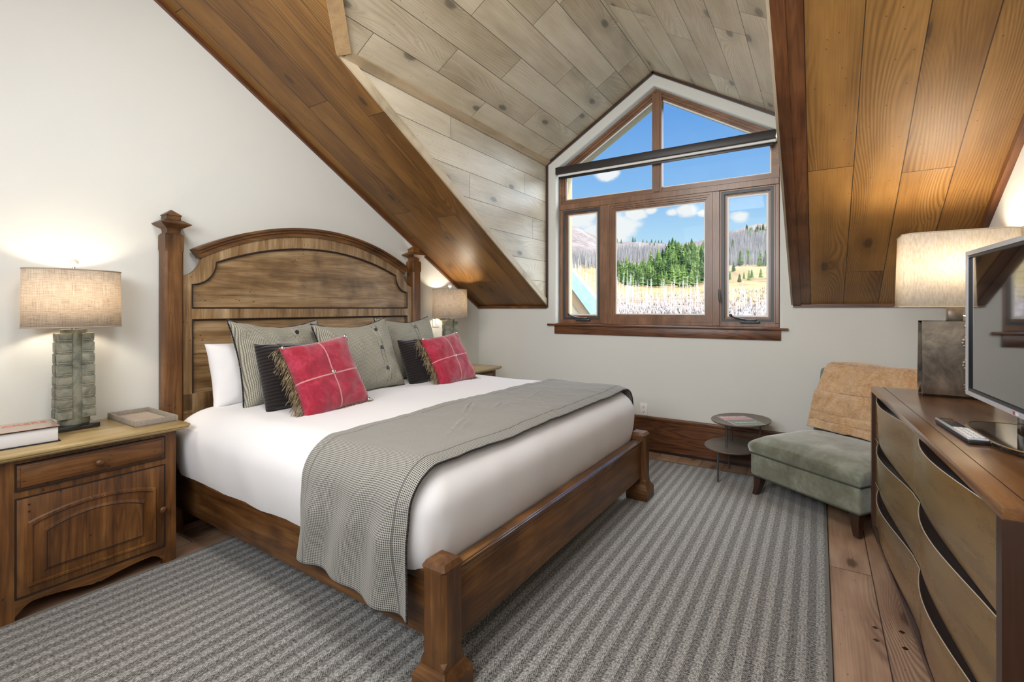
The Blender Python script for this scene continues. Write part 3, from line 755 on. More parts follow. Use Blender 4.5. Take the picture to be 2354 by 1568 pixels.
m.build('rail_bead', 'bed_gloss', fr_)
m = MB(); m.box(.02, BL - .12, -1.01, 1.01, .28, .30); m.build('slat_base', 'dark_y', bed, smooth=0)
# headboard
HC = (HY0 + HY1) / 2; HH = .96
def head_curve(hw, zsh, xa, za, zt, n=22):
    """right half: from (hw,zsh) concave up to (xa,za) then arch to (0,zt)"""
    pts = []
    for k in range(9):                       # concave quarter (centre outside, top)
        a = PI / 2 * k / 8; pts.append((hw - (hw - xa) * math.sin(a) , zsh + (za - zsh) * (1 - math.cos(a))))
    R0 = ((zt - za) ** 2 + xa ** 2) / (2 * (zt - za)); a0 = math.asin(xa / R0)
    for k in range(1, n + 1):
        a = a0 * (1 - k / n); pts.append((R0 * math.sin(a), zt - R0 + R0 * math.cos(a)))
    return pts
def full(h): return h + [(-p[0], p[1]) for p in h[-2::-1]]
outer = full(head_curve(HH, 1.55, .85, 1.685, 1.90)); inner = full(head_curve(.905, 1.498, .765, 1.645, 1.80))
oy = lambda pts, dy=HC: [(p[0] + dy, p[1]) for p in pts]
m = MB(); m.prism(oy([(HH, .45)] + outer + [(-HH, .45)]), 0, -.068, -.046); hp = m.build('headboard_panel', 'face_y', bed, smooth=0); m = MB(); m.box(-.0465, -.0455, HC - .9, HC + .9, 1.4325, 1.4345); m.box(-.0465, -.0455, HC - .9, HC + .9, 1.061, 1.0635); m.build('board_seam', 'groove', hp, smooth=0)
m = MB(); o2 = [(HH, 1.345)] + outer + [(-HH, 1.345)]; i2 = [(.905, 1.345)] + inner + [(-.905, 1.345)]
m.ring(oy(o2), oy(i2), 0, -.05, -.026, closed=False); m.box(-.05, -.026, HC - HH, HC + HH, 1.283, 1.346)
m.box(-.05, -.026, HC - HH, HC - .905, .72, 1.284); m.box(-.05, -.026, HC + .905, HC + HH, .72, 1.284); m.box(-.05, -.026, HC - HH, HC + HH, .70, .82)
m.box(-.06, -.03, HC - HH, HC + HH, .35, .70)
m.build('headboard_frame', 'face_z', bed, smooth=30)
def bead(pts, r, x, closed=False): return [(x, p[0] + HC, p[1]) for p in pts]
m = MB(); m.tube(bead([(.905, 1.347)] + inner + [(-.905, 1.347)], .006, -.032), .0075, 6); m.tube([(-.032, HC + .905, 1.35), (-.032, HC - .905, 1.35)], .0075, 6)
m.tube([(-.032, HC + .903, 1.279), (-.032, HC - .903, 1.279)], .0075, 6); m.tube([(-.032, HC - .903, 1.279), (-.032, HC - .903, .824)], .0075, 6); m.tube([(-.032, HC + .903, 1.279), (-.032, HC + .903, .824)], .0075, 6)
m.build('panel_moulding', 'groove', bed)
m = MB(); inn2 = full(head_curve(.885, 1.52, .747, 1.628, 1.780)); inn2 = [(.885, 1.37)] + inn2 + [(-.885, 1.37)]
# crown moulding following the arch
arc = [p for p in outer if p[1] >= 1.683]
def off(pts, d):
    out = []
    for i, p in enumerate(pts):
        a = Vector(pts[max(i - 1, 0)]); b = Vector(pts[min(i + 1, len(pts) - 1)]); t_ = (b - a).normalized(); nn = Vector((t_.y, -t_.x)); nn = nn if nn.y > 0 else -nn
        out.append((p[0] + nn.x * d, p[1] + nn.y * d))
    return out
m = MB()
ext = [(arc[0][0] + .02, arc[0][1] - .012)] + arc + [(arc[-1][0] - .02, arc[-1][1] - .012)]
m.ring(oy(off(ext, .052)), oy(off(ext, .036)), 0, -.085, .012, closed=False); m.ring(oy(off(ext, .038)), oy(off(ext, .018)), 0, -.08, -.004, closed=False)
m.ring(oy(off(ext, .019)), oy(off(ext, -.012)), 0, -.075, -.016, closed=False)
m.build('crown_moulding', 'bed_y', bed, smooth=30)

# ------------------------------------------------------------------ mattress with white spread (bed local, own thing)
def nz(p, s, seed=0.0): return noise.noise(Vector((p[0] * s + seed, p[1] * s - seed, (p[2] if len(p) > 2 else 0) * s + seed * .7)))
def bedtop(x, y, zt=.772):
    """height of the spread over the mattress"""
    return zt
def spread_pt(s, t):
    # superellipse-like rounded slab; s around x, t around y
    pass
sp = tag(empty('bedspread', (-3.225, 2.365, 0), R(-1.08)), 'smooth white cotton spread covering the mattress of the big bed', 'bedding')
X0, X1, Yh = .10, 2.085, 1.085
zbot, ztop, rr = .405, .775, .15
CXm = (X0 + X1) / 2; HXs = (X1 - X0) / 2
def rrect(hx, hy, r, n=30, ns=34):
    pts = []
    for (sx, sy, a0) in ((1, 1, 0), (-1, 1, 90), (-1, -1, 180), (1, -1, 270)):
        for k in range(n): a = R(a0 + 90 * k / n); pts.append((sx * (hx - r) + r * math.cos(a), sy * (hy - r) + r * math.sin(a)))
        nx_, ny_ = ((-sx, sy) if a0 in (0, 180) else (sx, -sy))
        p0 = (sx * (hx - r) + r * math.cos(R(a0 + 90)), sy * (hy - r) + r * math.sin(R(a0 + 90)))
        p1 = (nx_ * (hx - r) + r * math.cos(R(a0 + 90)), ny_ * (hy - r) + r * math.sin(R(a0 + 90)))
        for k in range(ns): q_ = k / ns; pts.append((p0[0] + (p1[0] - p0[0]) * q_, p0[1] + (p1[1] - p0[1]) * q_))
    return pts
def crownf(x, y): return .018 * math.cos((x - CXm) / 1.1 * PI / 2) * math.cos(max(-1.2, min(1.2, y)) / 1.2 * PI / 2) + .010 * nz((x, y), 2.2) + .004 * nz((x, y, .775), 7, 3)
m = MB(); rings_ = []
side = [(0.0, q_) for q_ in [k / 12 for k in range(13)]]
lv = [(0, zbot + (ztop - rr - zbot) * k / 12) for k in range(13)] + [(rr * (1 - math.cos(PI / 2 * k / 9)), ztop - rr + rr * math.sin(PI / 2 * k / 9)) for k in range(1, 10)]
for inset, z in lv:
    bel = .030 * math.sin(min(1, (ztop - z) / (ztop - zbot)) * PI) ** .8
    ring = []
    for (px, py) in rrect(HXs - inset, Yh - inset, .13 - inset * .4):
        x, y = px, py; L_ = math.hypot(x / HXs, y / Yh); kx = max(0, min(1, (abs(x) - HXs + .2) / .2)); ky = max(0, min(1, (abs(y) - Yh + .2) / .2))
        dn_ = min(1, (ztop - z) / .12); f = bel + dn_ * (.007 * nz((x * 2.2, y * 2.2, z * .7), 2.6, 9) + .004 * nz((x * 3, y * 3, z), 6, 2))
        x += math.copysign(kx, x) * f * (1 if x > 0 else .3); y += math.copysign(ky, y) * f
        zz = z + (1 - dn_) * crownf(x + CXm, y)
        if z < zbot + .05: zz += .012 * nz((x, y), 4, 4) * (1 - (z - zbot) / .05)
        ring.append((x + CXm, y, zz))
    rings_.append(ring)
last = [(p[0], p[1]) for p in rings_[-1]]
for k in range(1, 26):
    t_ = 1 - k / 26; rings_.append([(CXm + (x - CXm) * t_, y * t_, ztop + crownf(CXm + (x - CXm) * t_, y * t_)) for x, y in last])
m.loft(rings_, cap=False); m.add(rings_[-1], [tuple(range(len(rings_[-1])))])
o = m.build('bedspread_cloth', 'sheet', sp, smooth=180)
m = MB(); m.box(X0 + .03, X1 - .03, -Yh + .03, Yh - .03, .30, zbot + .06, .02); m.build('mattress', simple('mattress_ticking', (.30, .28, .27), .9), sp)

# ------------------------------------------------------------------ runner
rn = tag(empty('bed_runner', (-3.225, 2.365, 0), R(-1.08)), 'grey houndstooth check runner draped across the foot of the bed', 'bed runner')
RX0, RX1 = 1.435, 2.055
def run_z(y):
    """walk over the bed cross-section: near hem -> top -> far hem; y param = arc length"""
def runner_fn(u, v):
    # v along y path; near side hangs over the rail
    rr2 = .15; ht = ztop + .012; yo = Yh + .034
    hN = ht - .292 - rr2; hF = ht - .47 - rr2; c = PI / 2 * rr2; w = 2 * yo - 2 * rr2; T = hN + c + w + c + hF
    d = v * T
    x = RX0 + (RX1 - RX0) * u
    if d < hN: y, z = -yo, .292 + d; hang = 1 - d / hN
    elif d < hN + c: a = (d - hN) / rr2; y, z = -yo + rr2 - rr2 * math.cos(a), ht - rr2 + rr2 * math.sin(a); hang = 0
    elif d < hN + c + w: y, z = -yo + rr2 + (d - hN - c), ht; hang = 0
    elif d < hN + 2 * c + w: a = (d - hN - c - w) / rr2; y, z = yo - rr2 + rr2 * math.sin(a), ht - rr2 + rr2 * math.cos(a); hang = 0
    else: y, z = yo, ht - rr2 - (d - hN - 2 * c - w); hang = 0
    drop = ht - z
    # edges of the cloth near the foot edge bend down over the rounded mattress edge
    ex = max(0.0, x - (X1 - .13))
    if drop < .14: z -= ex * ex * 2.2 * (1 - drop / .14)
    cx = (X0 + X1) / 2
    crown = .018 * math.cos((x - cx) / 1.1 * PI / 2) * math.cos(y / 1.2 * PI / 2)
    if drop < .15: z += (crown + .010 * nz((x, y), 2.2) + .004 * nz((x, y, .775), 7, 3)) * (1 - drop / .15) + .0055 * abs(nz((x * 1.5, y * 4), 3.2, 5)) + .006 * max(0, nz((x * 1.2, y * 2.2), 5.5, 15)) ** 1.2
    if drop < .05:
        for (px, py, pa, pl, ph) in ((1.62, -.25, .5, .10, .012), (1.72, -.10, .3, .09, .010), (1.86, .12, .9, .12, .012), (1.70, .35, .2, .14, .008), (1.80, -.55, .4, .13, .008)):
            ax_ = (x - px) * math.cos(pa) + (y - py) * math.sin(pa); bx_ = -(x - px) * math.sin(pa) + (y - py) * math.cos(pa); z += ph * math.exp(-(bx_ / pl) ** 2 - (ax_ / .012) ** 2) + ph * .6 * math.exp(-(bx_ / pl) ** 2 - ((ax_ - .03) / .02) ** 2)
    # vertical folds where it hangs; lower edge flares and sways
    if y < -.95:
        k = min(1, drop / .25); f = math.sin(x * 30 + 1.2 * math.sin(z * 7)) * .017 * k + .02 * nz((x * 2.2, z * 1.1), 4, 2) * k
        y -= .010 * k + f * .8 + .012 * k * k
        x += -.006 * (1 - u) * k * k + .012 * u * k * math.sin(z * 9)
        z += (.022 * (1 - u) - .014 * u + .008 * math.sin(u * 5.5)) * hang
    return (x, y, z)
T_ = (.775 + .012 - .292 - .15) + PI / 2 * .15 * 2 + 2 * (Yh + .034) - .3 + (.787 - .47 - .15)
m = MB(); m.grid(runner_fn, 90, 300, uvf=lambda a, b: (a * .66, b * T_))
o = m.build('runner_cloth', 'check', rn, smooth=180); md = o.modifiers.new('t', 'SOLIDIFY'); md.thickness = .004; md.offset = 1
m = MB()
for uu in (0.0, 1.0): m.tube([runner_fn(uu, k / 160) for k in range(161)], .0042, 6)
m.tube([runner_fn(k / 40, 0) for k in range(41)], .0042, 6)
m.build('piping', 'cord', rn)

# ------------------------------------------------------------------ pillows
def pillow(name, label, cat, w, h, t, mat, loc, yaw, lean, roll=0.0, pinch=.07, group=None, seed=0, wr=.006, corner=.0, piping=None, sag=0.0):
    """stands on its lower edge; local X width, Z up, Y thickness; front faces local -Y turned to world +X"""
    e = empty(name, loc)
    e.rotation_euler = (Matrix.Rotation(yaw, 3, 'Z') @ Matrix.Rotation(lean, 3, 'X') @ Matrix.Rotation(roll, 3, 'Y')).to_euler()
    tag(e, label, cat, group)
    nn = 34
    def P(a, b, side):
        ca = 1 - pinch * (1 - b * b) ; cb = 1 - pinch * (1 - a * a)
        x = a * w / 2 * ca; z = b * h / 2 * cb
        th = max(0.0, (1 - a ** 4)) ** .55 * max(0.0, (1 - b ** 4)) ** .55
        yy = side * t / 2 * th
        k = th
        wv = wr * (nz((x * 1.6, z * 1.6), 9, seed + side) + .5 * nz((x, z), 24, seed + 2 * side)) * min(1, k * 2)
        # radiating creases at the corners
        cr = wr * .9 * math.sin(math.atan2(z, x) * 22 + seed) * max(0, (abs(a) * abs(b)) ** 2.5) * min(1, k * 3)
        z2 = z + h / 2 * (1 - 0) - sag * (1 - a * a) * (b > 0) * b * h
        return (x, yy + (wv + cr) * side, z2)
    m = MB()
    q = lambda u: math.sin((u - .5) * PI) * .35 + (u * 2 - 1) * .65
    m.grid(lambda u, v: P(q(u), q(v), -1), nn, nn); m.grid(lambda u, v: P(q(u), q(v), 1), nn, nn, flip=True)
    b = bmesh.new(); vv = [b.verts.new(p) for p in m.v]
    for f in m.f:
        try: b.faces.new([vv[i] for i in f])
        except ValueError: pass
    bmesh.ops.remove_doubles(b, verts=b.verts[:], dist=.0006); m2 = MB(); m2.bm(b); b.free()
    m2.build('cover', mat, e, smooth=180)
    edge = [P(-1 + 2 * k / 20, -1, 0) for k in range(20)] + [P(1, -1 + 2 * k / 20, 0) for k in range(20)] + [P(1 - 2 * k / 20, 1, 0) for k in range(20)] + [P(-1, 1 - 2 * k / 20, 0) for k in range(20)]
    if piping:
        mm = MB(); mm.tube(edge, .005, 6, closed=True); mm.build('piping', piping, e)
    e['_'] = 0; del e['_']
    return e, P, edge
ZB = .775
YA = PI / 2            # local -Y faces world +X
W1 = 'white sleeping pillow standing at the near end of the headboard'
pillow('sleeping_pillow', W1, 'pillow', .64, .39, .17, 'sheet', (-2.985, 1.735, ZB - .015), YA + .05, R(-14), seed=1, pinch=.05)
pillow('sleeping_pillow', 'white sleeping pillow mostly hidden behind the middle and far grey shams', 'pillow', .66, .40, .17, 'sheet', (-3.02, 2.62, ZB - .015), YA, R(-14), seed=2, pinch=.05)
def sham(label, w, h, loc, yaw, lean, roll, seed, bx):
    e, P, ed = pillow('euro_sham', label, 'pillow', w, h, .19, 'waffle', loc, yaw, lean, roll, seed=seed, piping='cord', pinch=.085, sag=.06, wr=.013)
    mm = MB()
    def front(x, z):                       # nearest point on the front face
        a = max(-.98, min(.98, x / (w / 2))); b = max(-.98, min(.98, (z - h / 2) / (h / 2))); return Vector(P(a, b, -1))
    for k in range(3):
        p = front(bx * w / 2, h * (.86 - .31 * k)); q_ = MB(); q_.lathe(0, 0, [(.001, 0), (.009, 0), (.013, .003), (.013, .007), (.009, .008), (.001, .006)], 16)
        q_.v = [(p.x + v[0], p.y - v[2] - .002, p.z + v[1]) for v in q_.v]; q_.build('button', 'black', e)
    pl = MB(); pts = []
    for side in (-.018, .018): pl.tube([front(bx * w / 2 + side, h * (.06 + .88 * k / 24)) + Vector((0, -.001, 0)) for k in range(25)], .0028, 5)
    pl.build('placket_seam', 'waffle', e)
    return e
sham('tan grey waffle-weave sham nearest the near bedpost, behind the dark brown cushion', .62, .545, (-2.765, 1.785, ZB - .012), YA + .04, R(-20), R(1), 3, .22)
sham('tall grey waffle sham with three black buttons in the middle of the bed', .63, .535, (-2.60, 2.265, ZB - .012), YA - .03, R(-21), R(-3), 4, .42)
sham('grey waffle sham at the far side of the bed, behind the navy-black cushion', .64, .545, (-2.80, 2.94, ZB - .012), YA + .02, R(-20), R(0), 5, .12)
def flap(e, P, w, h):
    f = MB(); f.grid(lambda u, v: tuple(Vector(P(-.55 + 1.5 * u - .25 * v, .97 - .95 * v * (1 - .25 * u), -1)) + Vector((0, -.012, 0))), 18, 12)
    o = f.build('flap', 'cord', e, smooth=180); md = o.modifiers.new('t', 'SOLIDIFY'); md.thickness = .008
e, P, ed = pillow('corduroy_cushion', 'dark brown ribbed cushion leaning behind the near red pillow', 'cushion', .50, .40, .17, 'cord', (-2.545, 1.73, ZB - .012), YA + .06, R(-20), R(2), seed=6, pinch=.04); flap(e, P, .5, .4)
e, P, ed = pillow('corduroy_cushion', 'blackish navy ribbed cushion leaning behind the far red pillow', 'cushion', .58, .37, .16, 'cord', (-2.56, 2.89, ZB - .012), YA, R(-22), R(0), seed=7, pinch=.04); flap(e, P, .58, .37)
def redp(label, w, h, loc, yaw, lean, roll, seed):
    e, P, ed = pillow('red_pillow', label, 'pillow', w, h, .15, 'red', loc, yaw, lean, roll, seed=seed, pinch=.06, wr=.009)
    c = Vector(P(0, 0, -1))
    b = MB(); b.sphere((c.x, c.y - .002, c.z), .0125, (1, .6, 1)); b.build('button', 'chrome', e)
    for a, bb in ((-1, 1), (1, 1), (1, -1)):
        p = Vector(P(a * .955, bb * .955, -1)); b = MB(); b.sphere((p.x, p.y - .006, p.z), .011, (1, .7, 1)); b.build('corner_button', 'chrome', e)
    fr = MB(); rnd = random.Random(seed)
    tilt = Matrix.Rotation(roll, 3, 'Y') ; inv = (Matrix.Rotation(lean, 3, 'X') @ tilt).inverted()
    down = inv @ Vector((0, 0, -1)); fwd = inv @ Vector((0, -1, 0))
    def strand(p, d0, L, r=.0017):
        pts = [p]; d = d0.normalized(); q_ = p.copy()
        for k in range(5):
            d = (d + down * .28 + Vector((rnd.uniform(-.2, .2), rnd.uniform(-.2, .2), rnd.uniform(-.2, .2)))).normalized(); q_ = q_ + d * L / 5
            wz = (q_ - Vector((0, 0, 0)))
            if (inv.inverted() @ q_).z < .006: q_ = inv @ (Vector(((inv.inverted() @ q_).x, (inv.inverted() @ q_).y, .006)))
            pts.append(q_.copy())
        fr.tube(pts, r, 3)
    for k in range(170):                    # hanging side (toward the near bed edge)
        b_ = rnd.uniform(-.97, .99); p = Vector(P(-1, b_, 0)); strand(p + Vector((0, rnd.uniform(-.006, .006), 0)), Vector((-1, rnd.uniform(-.5, .5), rnd.uniform(-.6, .1))), rnd.uniform(.045, .085))
    fr.build('fringe', 'fringe', e, smooth=180); fr = MB()
    for k in range(120):                    # lower edge, lying on the spread
        a_ = rnd.uniform(-1, 1); p = Vector(P(a_, -1, 0)); strand(p + Vector((0, 0, .006)), Vector((rnd.uniform(-.6, .6) + (.9 if a_ > .7 else 0), 0, 0)) + fwd * 1.0, rnd.uniform(.035, .06) + (.03 if a_ > .8 else 0))
    fr.build('fringe', 'fringe', e, smooth=180); fr = MB()
    for k in range(60):
        b_ = rnd.uniform(-1, .98) ; b_ = b_ if b_ > -.4 or k % 2 else -.97; p = Vector(P(1, b_, 0)); strand(p, Vector((.7, rnd.uniform(-.1, .5), -.2)), rnd.uniform(.02, .035) + (.03 if b_ < -.9 else 0))
    fr.build('fringe', 'fringe', e, smooth=180); fr = MB()
    for k in range(50):
        a_ = rnd.uniform(-1, .7); p = Vector(P(a_, 1, 0)); strand(p, Vector((rnd.uniform(-1, 1), rnd.uniform(.1, .6), .2)), rnd.uniform(.02, .035))
    fr.build('fringe', 'fringe', e, smooth=180)
    return e
redp('crimson suede pillow with fringed edges nearest the camera, in front of the brown cushion', .425, .43, (-2.275, 1.755, ZB - .005), YA - .06, R(-24), R(-7), 11)
redp('crimson suede pillow with fringed edges at the far side of the bed', .43, .41, (-2.335, 2.90, ZB - .005), YA - .02, R(-27), R(-5), 12)

# ------------------------------------------------------------------ nightstands
def nightstand(label, yc):
    t = thing('nightstand', label, 'nightstand', (-3.35, yc, 0), 0)
    hw = .33; D = .465; m = MB()                         # local x 0..D (front)
    # carcass frame with face stiles
    m.box(.005, D - .02, -hw + .005, hw - .005, .09, .70); 
    for s_ in (-1, 1):
        m.prism([(D - .022, .001), (D, .001), (D, .703), (D - .022, .703)], 1, s_ * hw, s_ * (hw - .052)); m.box(.005, .05, s_ * hw - (.05 if s_ > 0 else 0), s_ * hw + (0 if s_ > 0 else .05), .001, .1)
        m.box(D - .06, D - .02, s_ * hw - (.05 if s_ > 0 else 0), s_ * hw + (0 if s_ > 0 else .05), .001, .1)
    m.box(D - .022, D, -hw + .052, hw - .052, .683, .703); m.box(D - .022, D, -hw + .052, hw - .052, .535, .563)
    m.build('carcass', 'stand_z', t, smooth=30)
    # scalloped apron
    pts = [(-hw + .052, .105), (hw - .052, .105)]
    prof = []
    for k in range(41):
        q_ = -1 + 2 * k / 40; a = abs(q_)
        z = .047 + .004 * (a < .05) + (.028 * math.sin(min(1, max(0, (a - .05)) / .75) * PI / 2 * 1.0) if a < .8 else .028 - .045 * ((a - .8) / .2) ** 1.5)
        prof.append((-q_ * (hw - .052) * -1, z))
    prof = sorted(prof, key=lambda p: -p[0])
    m = MB(); m.prism(pts + prof, 0, D - .020, D - .001); m.build('apron', 'stand_y', t, smooth=30)
    # top with moulded edge
    m = MB(); m.box(0, D + .03, -hw - .03, hw + .03, .703, .712, .003); m.box(0, D + .045, -hw - .045, hw + .045, .711, .721, .004); m.box(0, D + .052, -hw - .05, hw + .05, .720, .736, .006)
    m.build('top', 'top_y', t)
    # drawer
    d = MB(); d.box(D - .015, D + .006, -.276, .276, .568, .678, .004); d.box(D + .004, D + .011, -.262, .262, .578, .668, .004)
    dr = d.build('drawer', 'stand_y', t)
    g = MB(); g.ring([(-.279, .565), (.279, .565), (.279, .681), (-.279, .681)], [(-.273, .571), (.273, .571), (.273, .675), (-.273, .675)], 0, D - .004, D + .0065); g.build('shadow_line', 'groove', dr, smooth=0)
    def knob(y, z, par, x0):
        k = MB(); k.lathe(0, 0, [(.001, 0), (.008, 0), (.008, .008), (.011, .014), (.017, .020), (.017, .027), (.011, .033), (.001, .034)], 20)
        k.v = [(x0 + v[2], y + v[0], z + v[1]) for v in k.v]; return k.build('knob', 'stand_x', par)
    knob(0.0, .62, dr, D + .010)
    # door with raised arched panel
    d = MB(); d.box(D - .015, D + .004, -.276, .276, .108, .532, .003)
    dr = d.build('door', 'stand_z', t)
    y0, y1, zb = -.235, .235, .145
    def archp(dd, bz=.462, sz=.420):
        a = arc_pts(y1 - dd, sz - dd, y0 + dd, sz - dd, bz - sz, 18); a = [(p[0], p[1]) for p in a]
        if a[len(a) // 2][1] < sz - dd: a = [(p[0], 2 * (sz - dd) - p[1]) for p in a]
        return [(y0 + dd, zb + dd), (y1 - dd, zb + dd)] + a
    rs = []
    for dd, xx in ((-.006, D + .003), (0, D + .010), (.010, D + .011), (.017, D - .010), (.027, D - .010), (.031, D - .002), (.056, D + .010), (.060, D + .010)):
        rs.append([(xx, p[0], p[1]) for p in archp(dd)])
    m = MB(); m.loft(rs, cap=False); m.add(rs[-1], [tuple(range(len(rs[-1])))]); m.build('raised_panel', 'stand_z', dr, smooth=25)
    g = MB(); g.ring(archp(.0150), archp(.0285), 0, D - .0095, D - .0075); g.ring(archp(.055), archp(.058), 0, D + .0085, D + .0106)
    g.ring([(-.279, .105), (.279, .105), (.279, .535), (-.279, .535)], [(-.273, .111), (.273, .111), (.273, .529), (-.273, .529)], 0, D - .004, D + .0045); g.build('shadow_line', 'groove', dr, smooth=0)
    knob(.262, .305, dr, D + .003)
    for zz in (.50, .47):
        k = MB(); k.sphere((D + .0045, -.235, zz), .004); k.build('peg', 'groove', dr)
    return t
nightstand('antique pine nightstand left of the bed, holding the book, tray and lamp', .858)
nightstand('antique pine nightstand on the far side of the bed near the corner', 3.858)

# ------------------------------------------------------------------ table lamps
def tlamp(label, x, y, rz, bd, sx, sy, watts):
    t = thing('table_lamp', label, 'table lamp', (x, y, .737), rz)
    m = MB(); m.box(-.065, .065, -.088, .088, 0, .024, .003); m.build('plinth', 'gloss_black', t)
    m = MB(); rs = []
    def ov(h, rx, ry, n=28): return [(rx * math.cos(2 * PI * k / n), ry * math.sin(2 * PI * k / n), h) for k in range(n)]
    m.loft([ov(.0245, bd * .93, .062), ov(.03, bd * .96, .064), ov(.30, bd * .93, .060), ov(.505, bd * .85, .052)])
    # four corner blocks with carved courses
    for sgx in (-1, 1):
        for sgy in (-1, 1):
            k = 0; z = .058
            while z < .482:
                hh = (.040, .007, .010)[k % 3]; z1 = min(z + hh, .486); f = 1 - .10 * (z / .5); e_ = (0, -.0025, -.0005)[k % 3]
                x0_, x1_ = .010 * sgx, (bd + .003 + e_) * f * sgx; y0_, y1_ = .019 * sgy, (.075 + e_) * f * sgy
                m.box(min(x0_, x1_), max(x0_, x1_), min(y0_, y1_), max(y0_, y1_), z + .0006, z1 - .0006, .0008); z = z1; k += 1
    m.build('stone_body', 'jade', t, smooth=35)
    m = MB(); m.cyl((0, 0, .50), (0, 0, .83), .006, 10); m.cyl((0, 0, .50), (0, 0, .535), .018, 14)
    m.build('stem', 'chrome', t)
    m = MB(); m.sphere((0, 0, .60), .028, (1, 1, 1.3)); m.build('bulb', 'finial', t)
    n_ = 56
    def o(h, k=1.0): return [(sx * k * math.cos(2 * PI * i / n_), sy * k * math.sin(2 * PI * i / n_), h) for i in range(n_)]
    m = MB(); m.loft([o(.518), o(.518 + .287, .985)], cap=False); s_ = m.build('lamp_shade', 'linen', t, smooth=180); md = s_.modifiers.new('t', 'SOLIDIFY'); md.thickness = .002
    bnd = simple('shade_binding', (.42, .34, .27), .9)
    for q_ in (o(.518), o(.805, .985)): m = MB(); m.tube(q_, .0032, 6, closed=True); m.build('shade_trim', bnd, s_)
    m = MB()
    for a in (0, 2.09, 4.19): m.tube([(0, 0, .79), (sx * .97 * math.cos(a), sy * .97 * math.sin(a), .80)], .0015, 5)
    m.build('spider', 'chrome', s_)
    m = MB(); m.cyl((0, 0, .81), (0, 0, .83), .005, 8); m.sphere((0, 0, .843), .0195); m.build('finial', 'finial', t)
    L = bpy.data.lights.new('bulb_light', 'POINT'); L.energy = watts; L.color = (1.0, .87, .68); L.shadow_soft_size = .035
    lo = bpy.data.objects.new('bulb_light', L); COL.objects.link(lo); lo.parent = t; lo.location = (0, 0, .675)
    return t
tlamp('carved green stone lamp with oval linen shade beside the open-topped tray', -3.205, .858, 0, .052, .125, .195, 9)
tlamp('carved green stone lamp with linen shade on the far nightstand', -3.185, 3.80, R(-22), .045, .145, .185, 9)

# tray
t = thing('valet_tray', 'square grey shagreen tray on the left nightstand, right of the lamp', 'tray', (-3.135, 1.128, .7365), R(-1))
m = MB(); m.box(-.195, .195, -.097, .097, 0, .006); m.box(-.195, .195, -.097, -.087, 0, .032, .002); m.box(-.195, .195, .087, .097, 0, .032, .002); m.box(-.195, -.185, -.09, .09, 0, .032, .002); m.box(.185, .195, -.09, .09, 0, .032, .002)
m.build('tray_body', 'shagreen', t)
m = MB(); m.box(-.184, .184, -.086, .086, .006, .0075); m.build('lining', simple('tray_lining', (.40, .33, .27), .8), t)
# book
t = thing('thick_book', 'thick hardcover book with glossy red and tan jacket on the left nightstand', 'book', (-3.07, .585, .7365), R(-4.5))
m = MB(); m.box(-.105, .10, -.165, .160, .004, .067, .002); m.build('page_block', 'pageedge', t)
m = MB(); m.box(-.11, .108, -.17, .168, 0, .004, .001); m.box(-.11, .108, -.17, .168, .0675, .0715, .001); m.build('cover_board', 'black', t)
m = MB(); m.box(-.112, .109, -.171, .165, .0718, .0730); m.build('dust_jacket', 'bookcover', t, smooth=0)
redm = simple('title_red', (.62, .10, .07), .35)
text_mesh('title', 'FILMMAKERS', .062, redm, t, Matrix.Translation((-.045, -.005, .0732)) @ Matrix.Rotation(PI / 2, 4, 'Z'), sx=.85)

# ------------------------------------------------------------------ side table with magazine
t = thing('side_table', 'small two-tier bronze side table standing between bed and chaise', 'side table', (-.55, 4.185, 0))
def disc(cx, cy, rx, ry, rot, z0, z1, name):
    m = MB(); n_ = 48; c_, s_ = math.cos(rot), math.sin(rot)
    def o(k, z): return [(cx + c_ * rx * k * math.copysign(abs(math.cos(a)) ** .92, math.cos(a)) - s_ * ry * k * math.copysign(abs(math.sin(a)) ** .92, math.sin(a)), cy + s_ * rx * k * math.cos(a) + c_ * ry * k * math.sin(a), z) for a in [2 * PI * i / n_ for i in range(n_)]]
    m.loft([o(.965, z0), o(.99, z0 + .004), o(1, z1 - .002), o(.995, z1)]); return m.build(name, 'table', t, smooth=30)
disc(.03, .005, .205, .265, R(-14), .456, .468, 'upper_top'); disc(-.025, .005, .205, .265, R(-10), .243, .255, 'lower_shelf')
for (x, y) in ((-.102, -.222), (-.082, .19), (.13, .03)):
    m = MB(); m.cyl((x, y, .002 if y > .1 else .012), (x, y, .244), .007, 10); m.build('leg', 'steel', t)
for (x, y) in ((-.06, -.11), (-.055, .12), (.165, .02)):
    m = MB(); m.cyl((x, y, .2545), (x, y, .457), .007, 10); m.build('upright', 'steel', t)
t = thing('magazine', 'glossy mountain-sunset magazine lying on the small two-tier table', 'magazine', (-.513, 4.125, .4685), R(37.6))
m = MB(); m.box(-.1175, .1175, -.143, .143, 0, .005, .001); m.build('pages', 'pageedge', t)
m = MB(); m.box(-.1175, .1175, -.143, .143, .005, .0056); m.build('cover', 'magazine', t, smooth=0)
wt = simple('print_white', (.85, .80, .80), .5)
text_mesh('title', 'BeaverCreek', .040, wt, t, Matrix.Translation((0, .112, .0058)), ext=.0001)
text_mesh('headline', 'Culinary Arts', .030, wt, t, Matrix.Translation((.0, -.07, .0058)), ext=.0001)

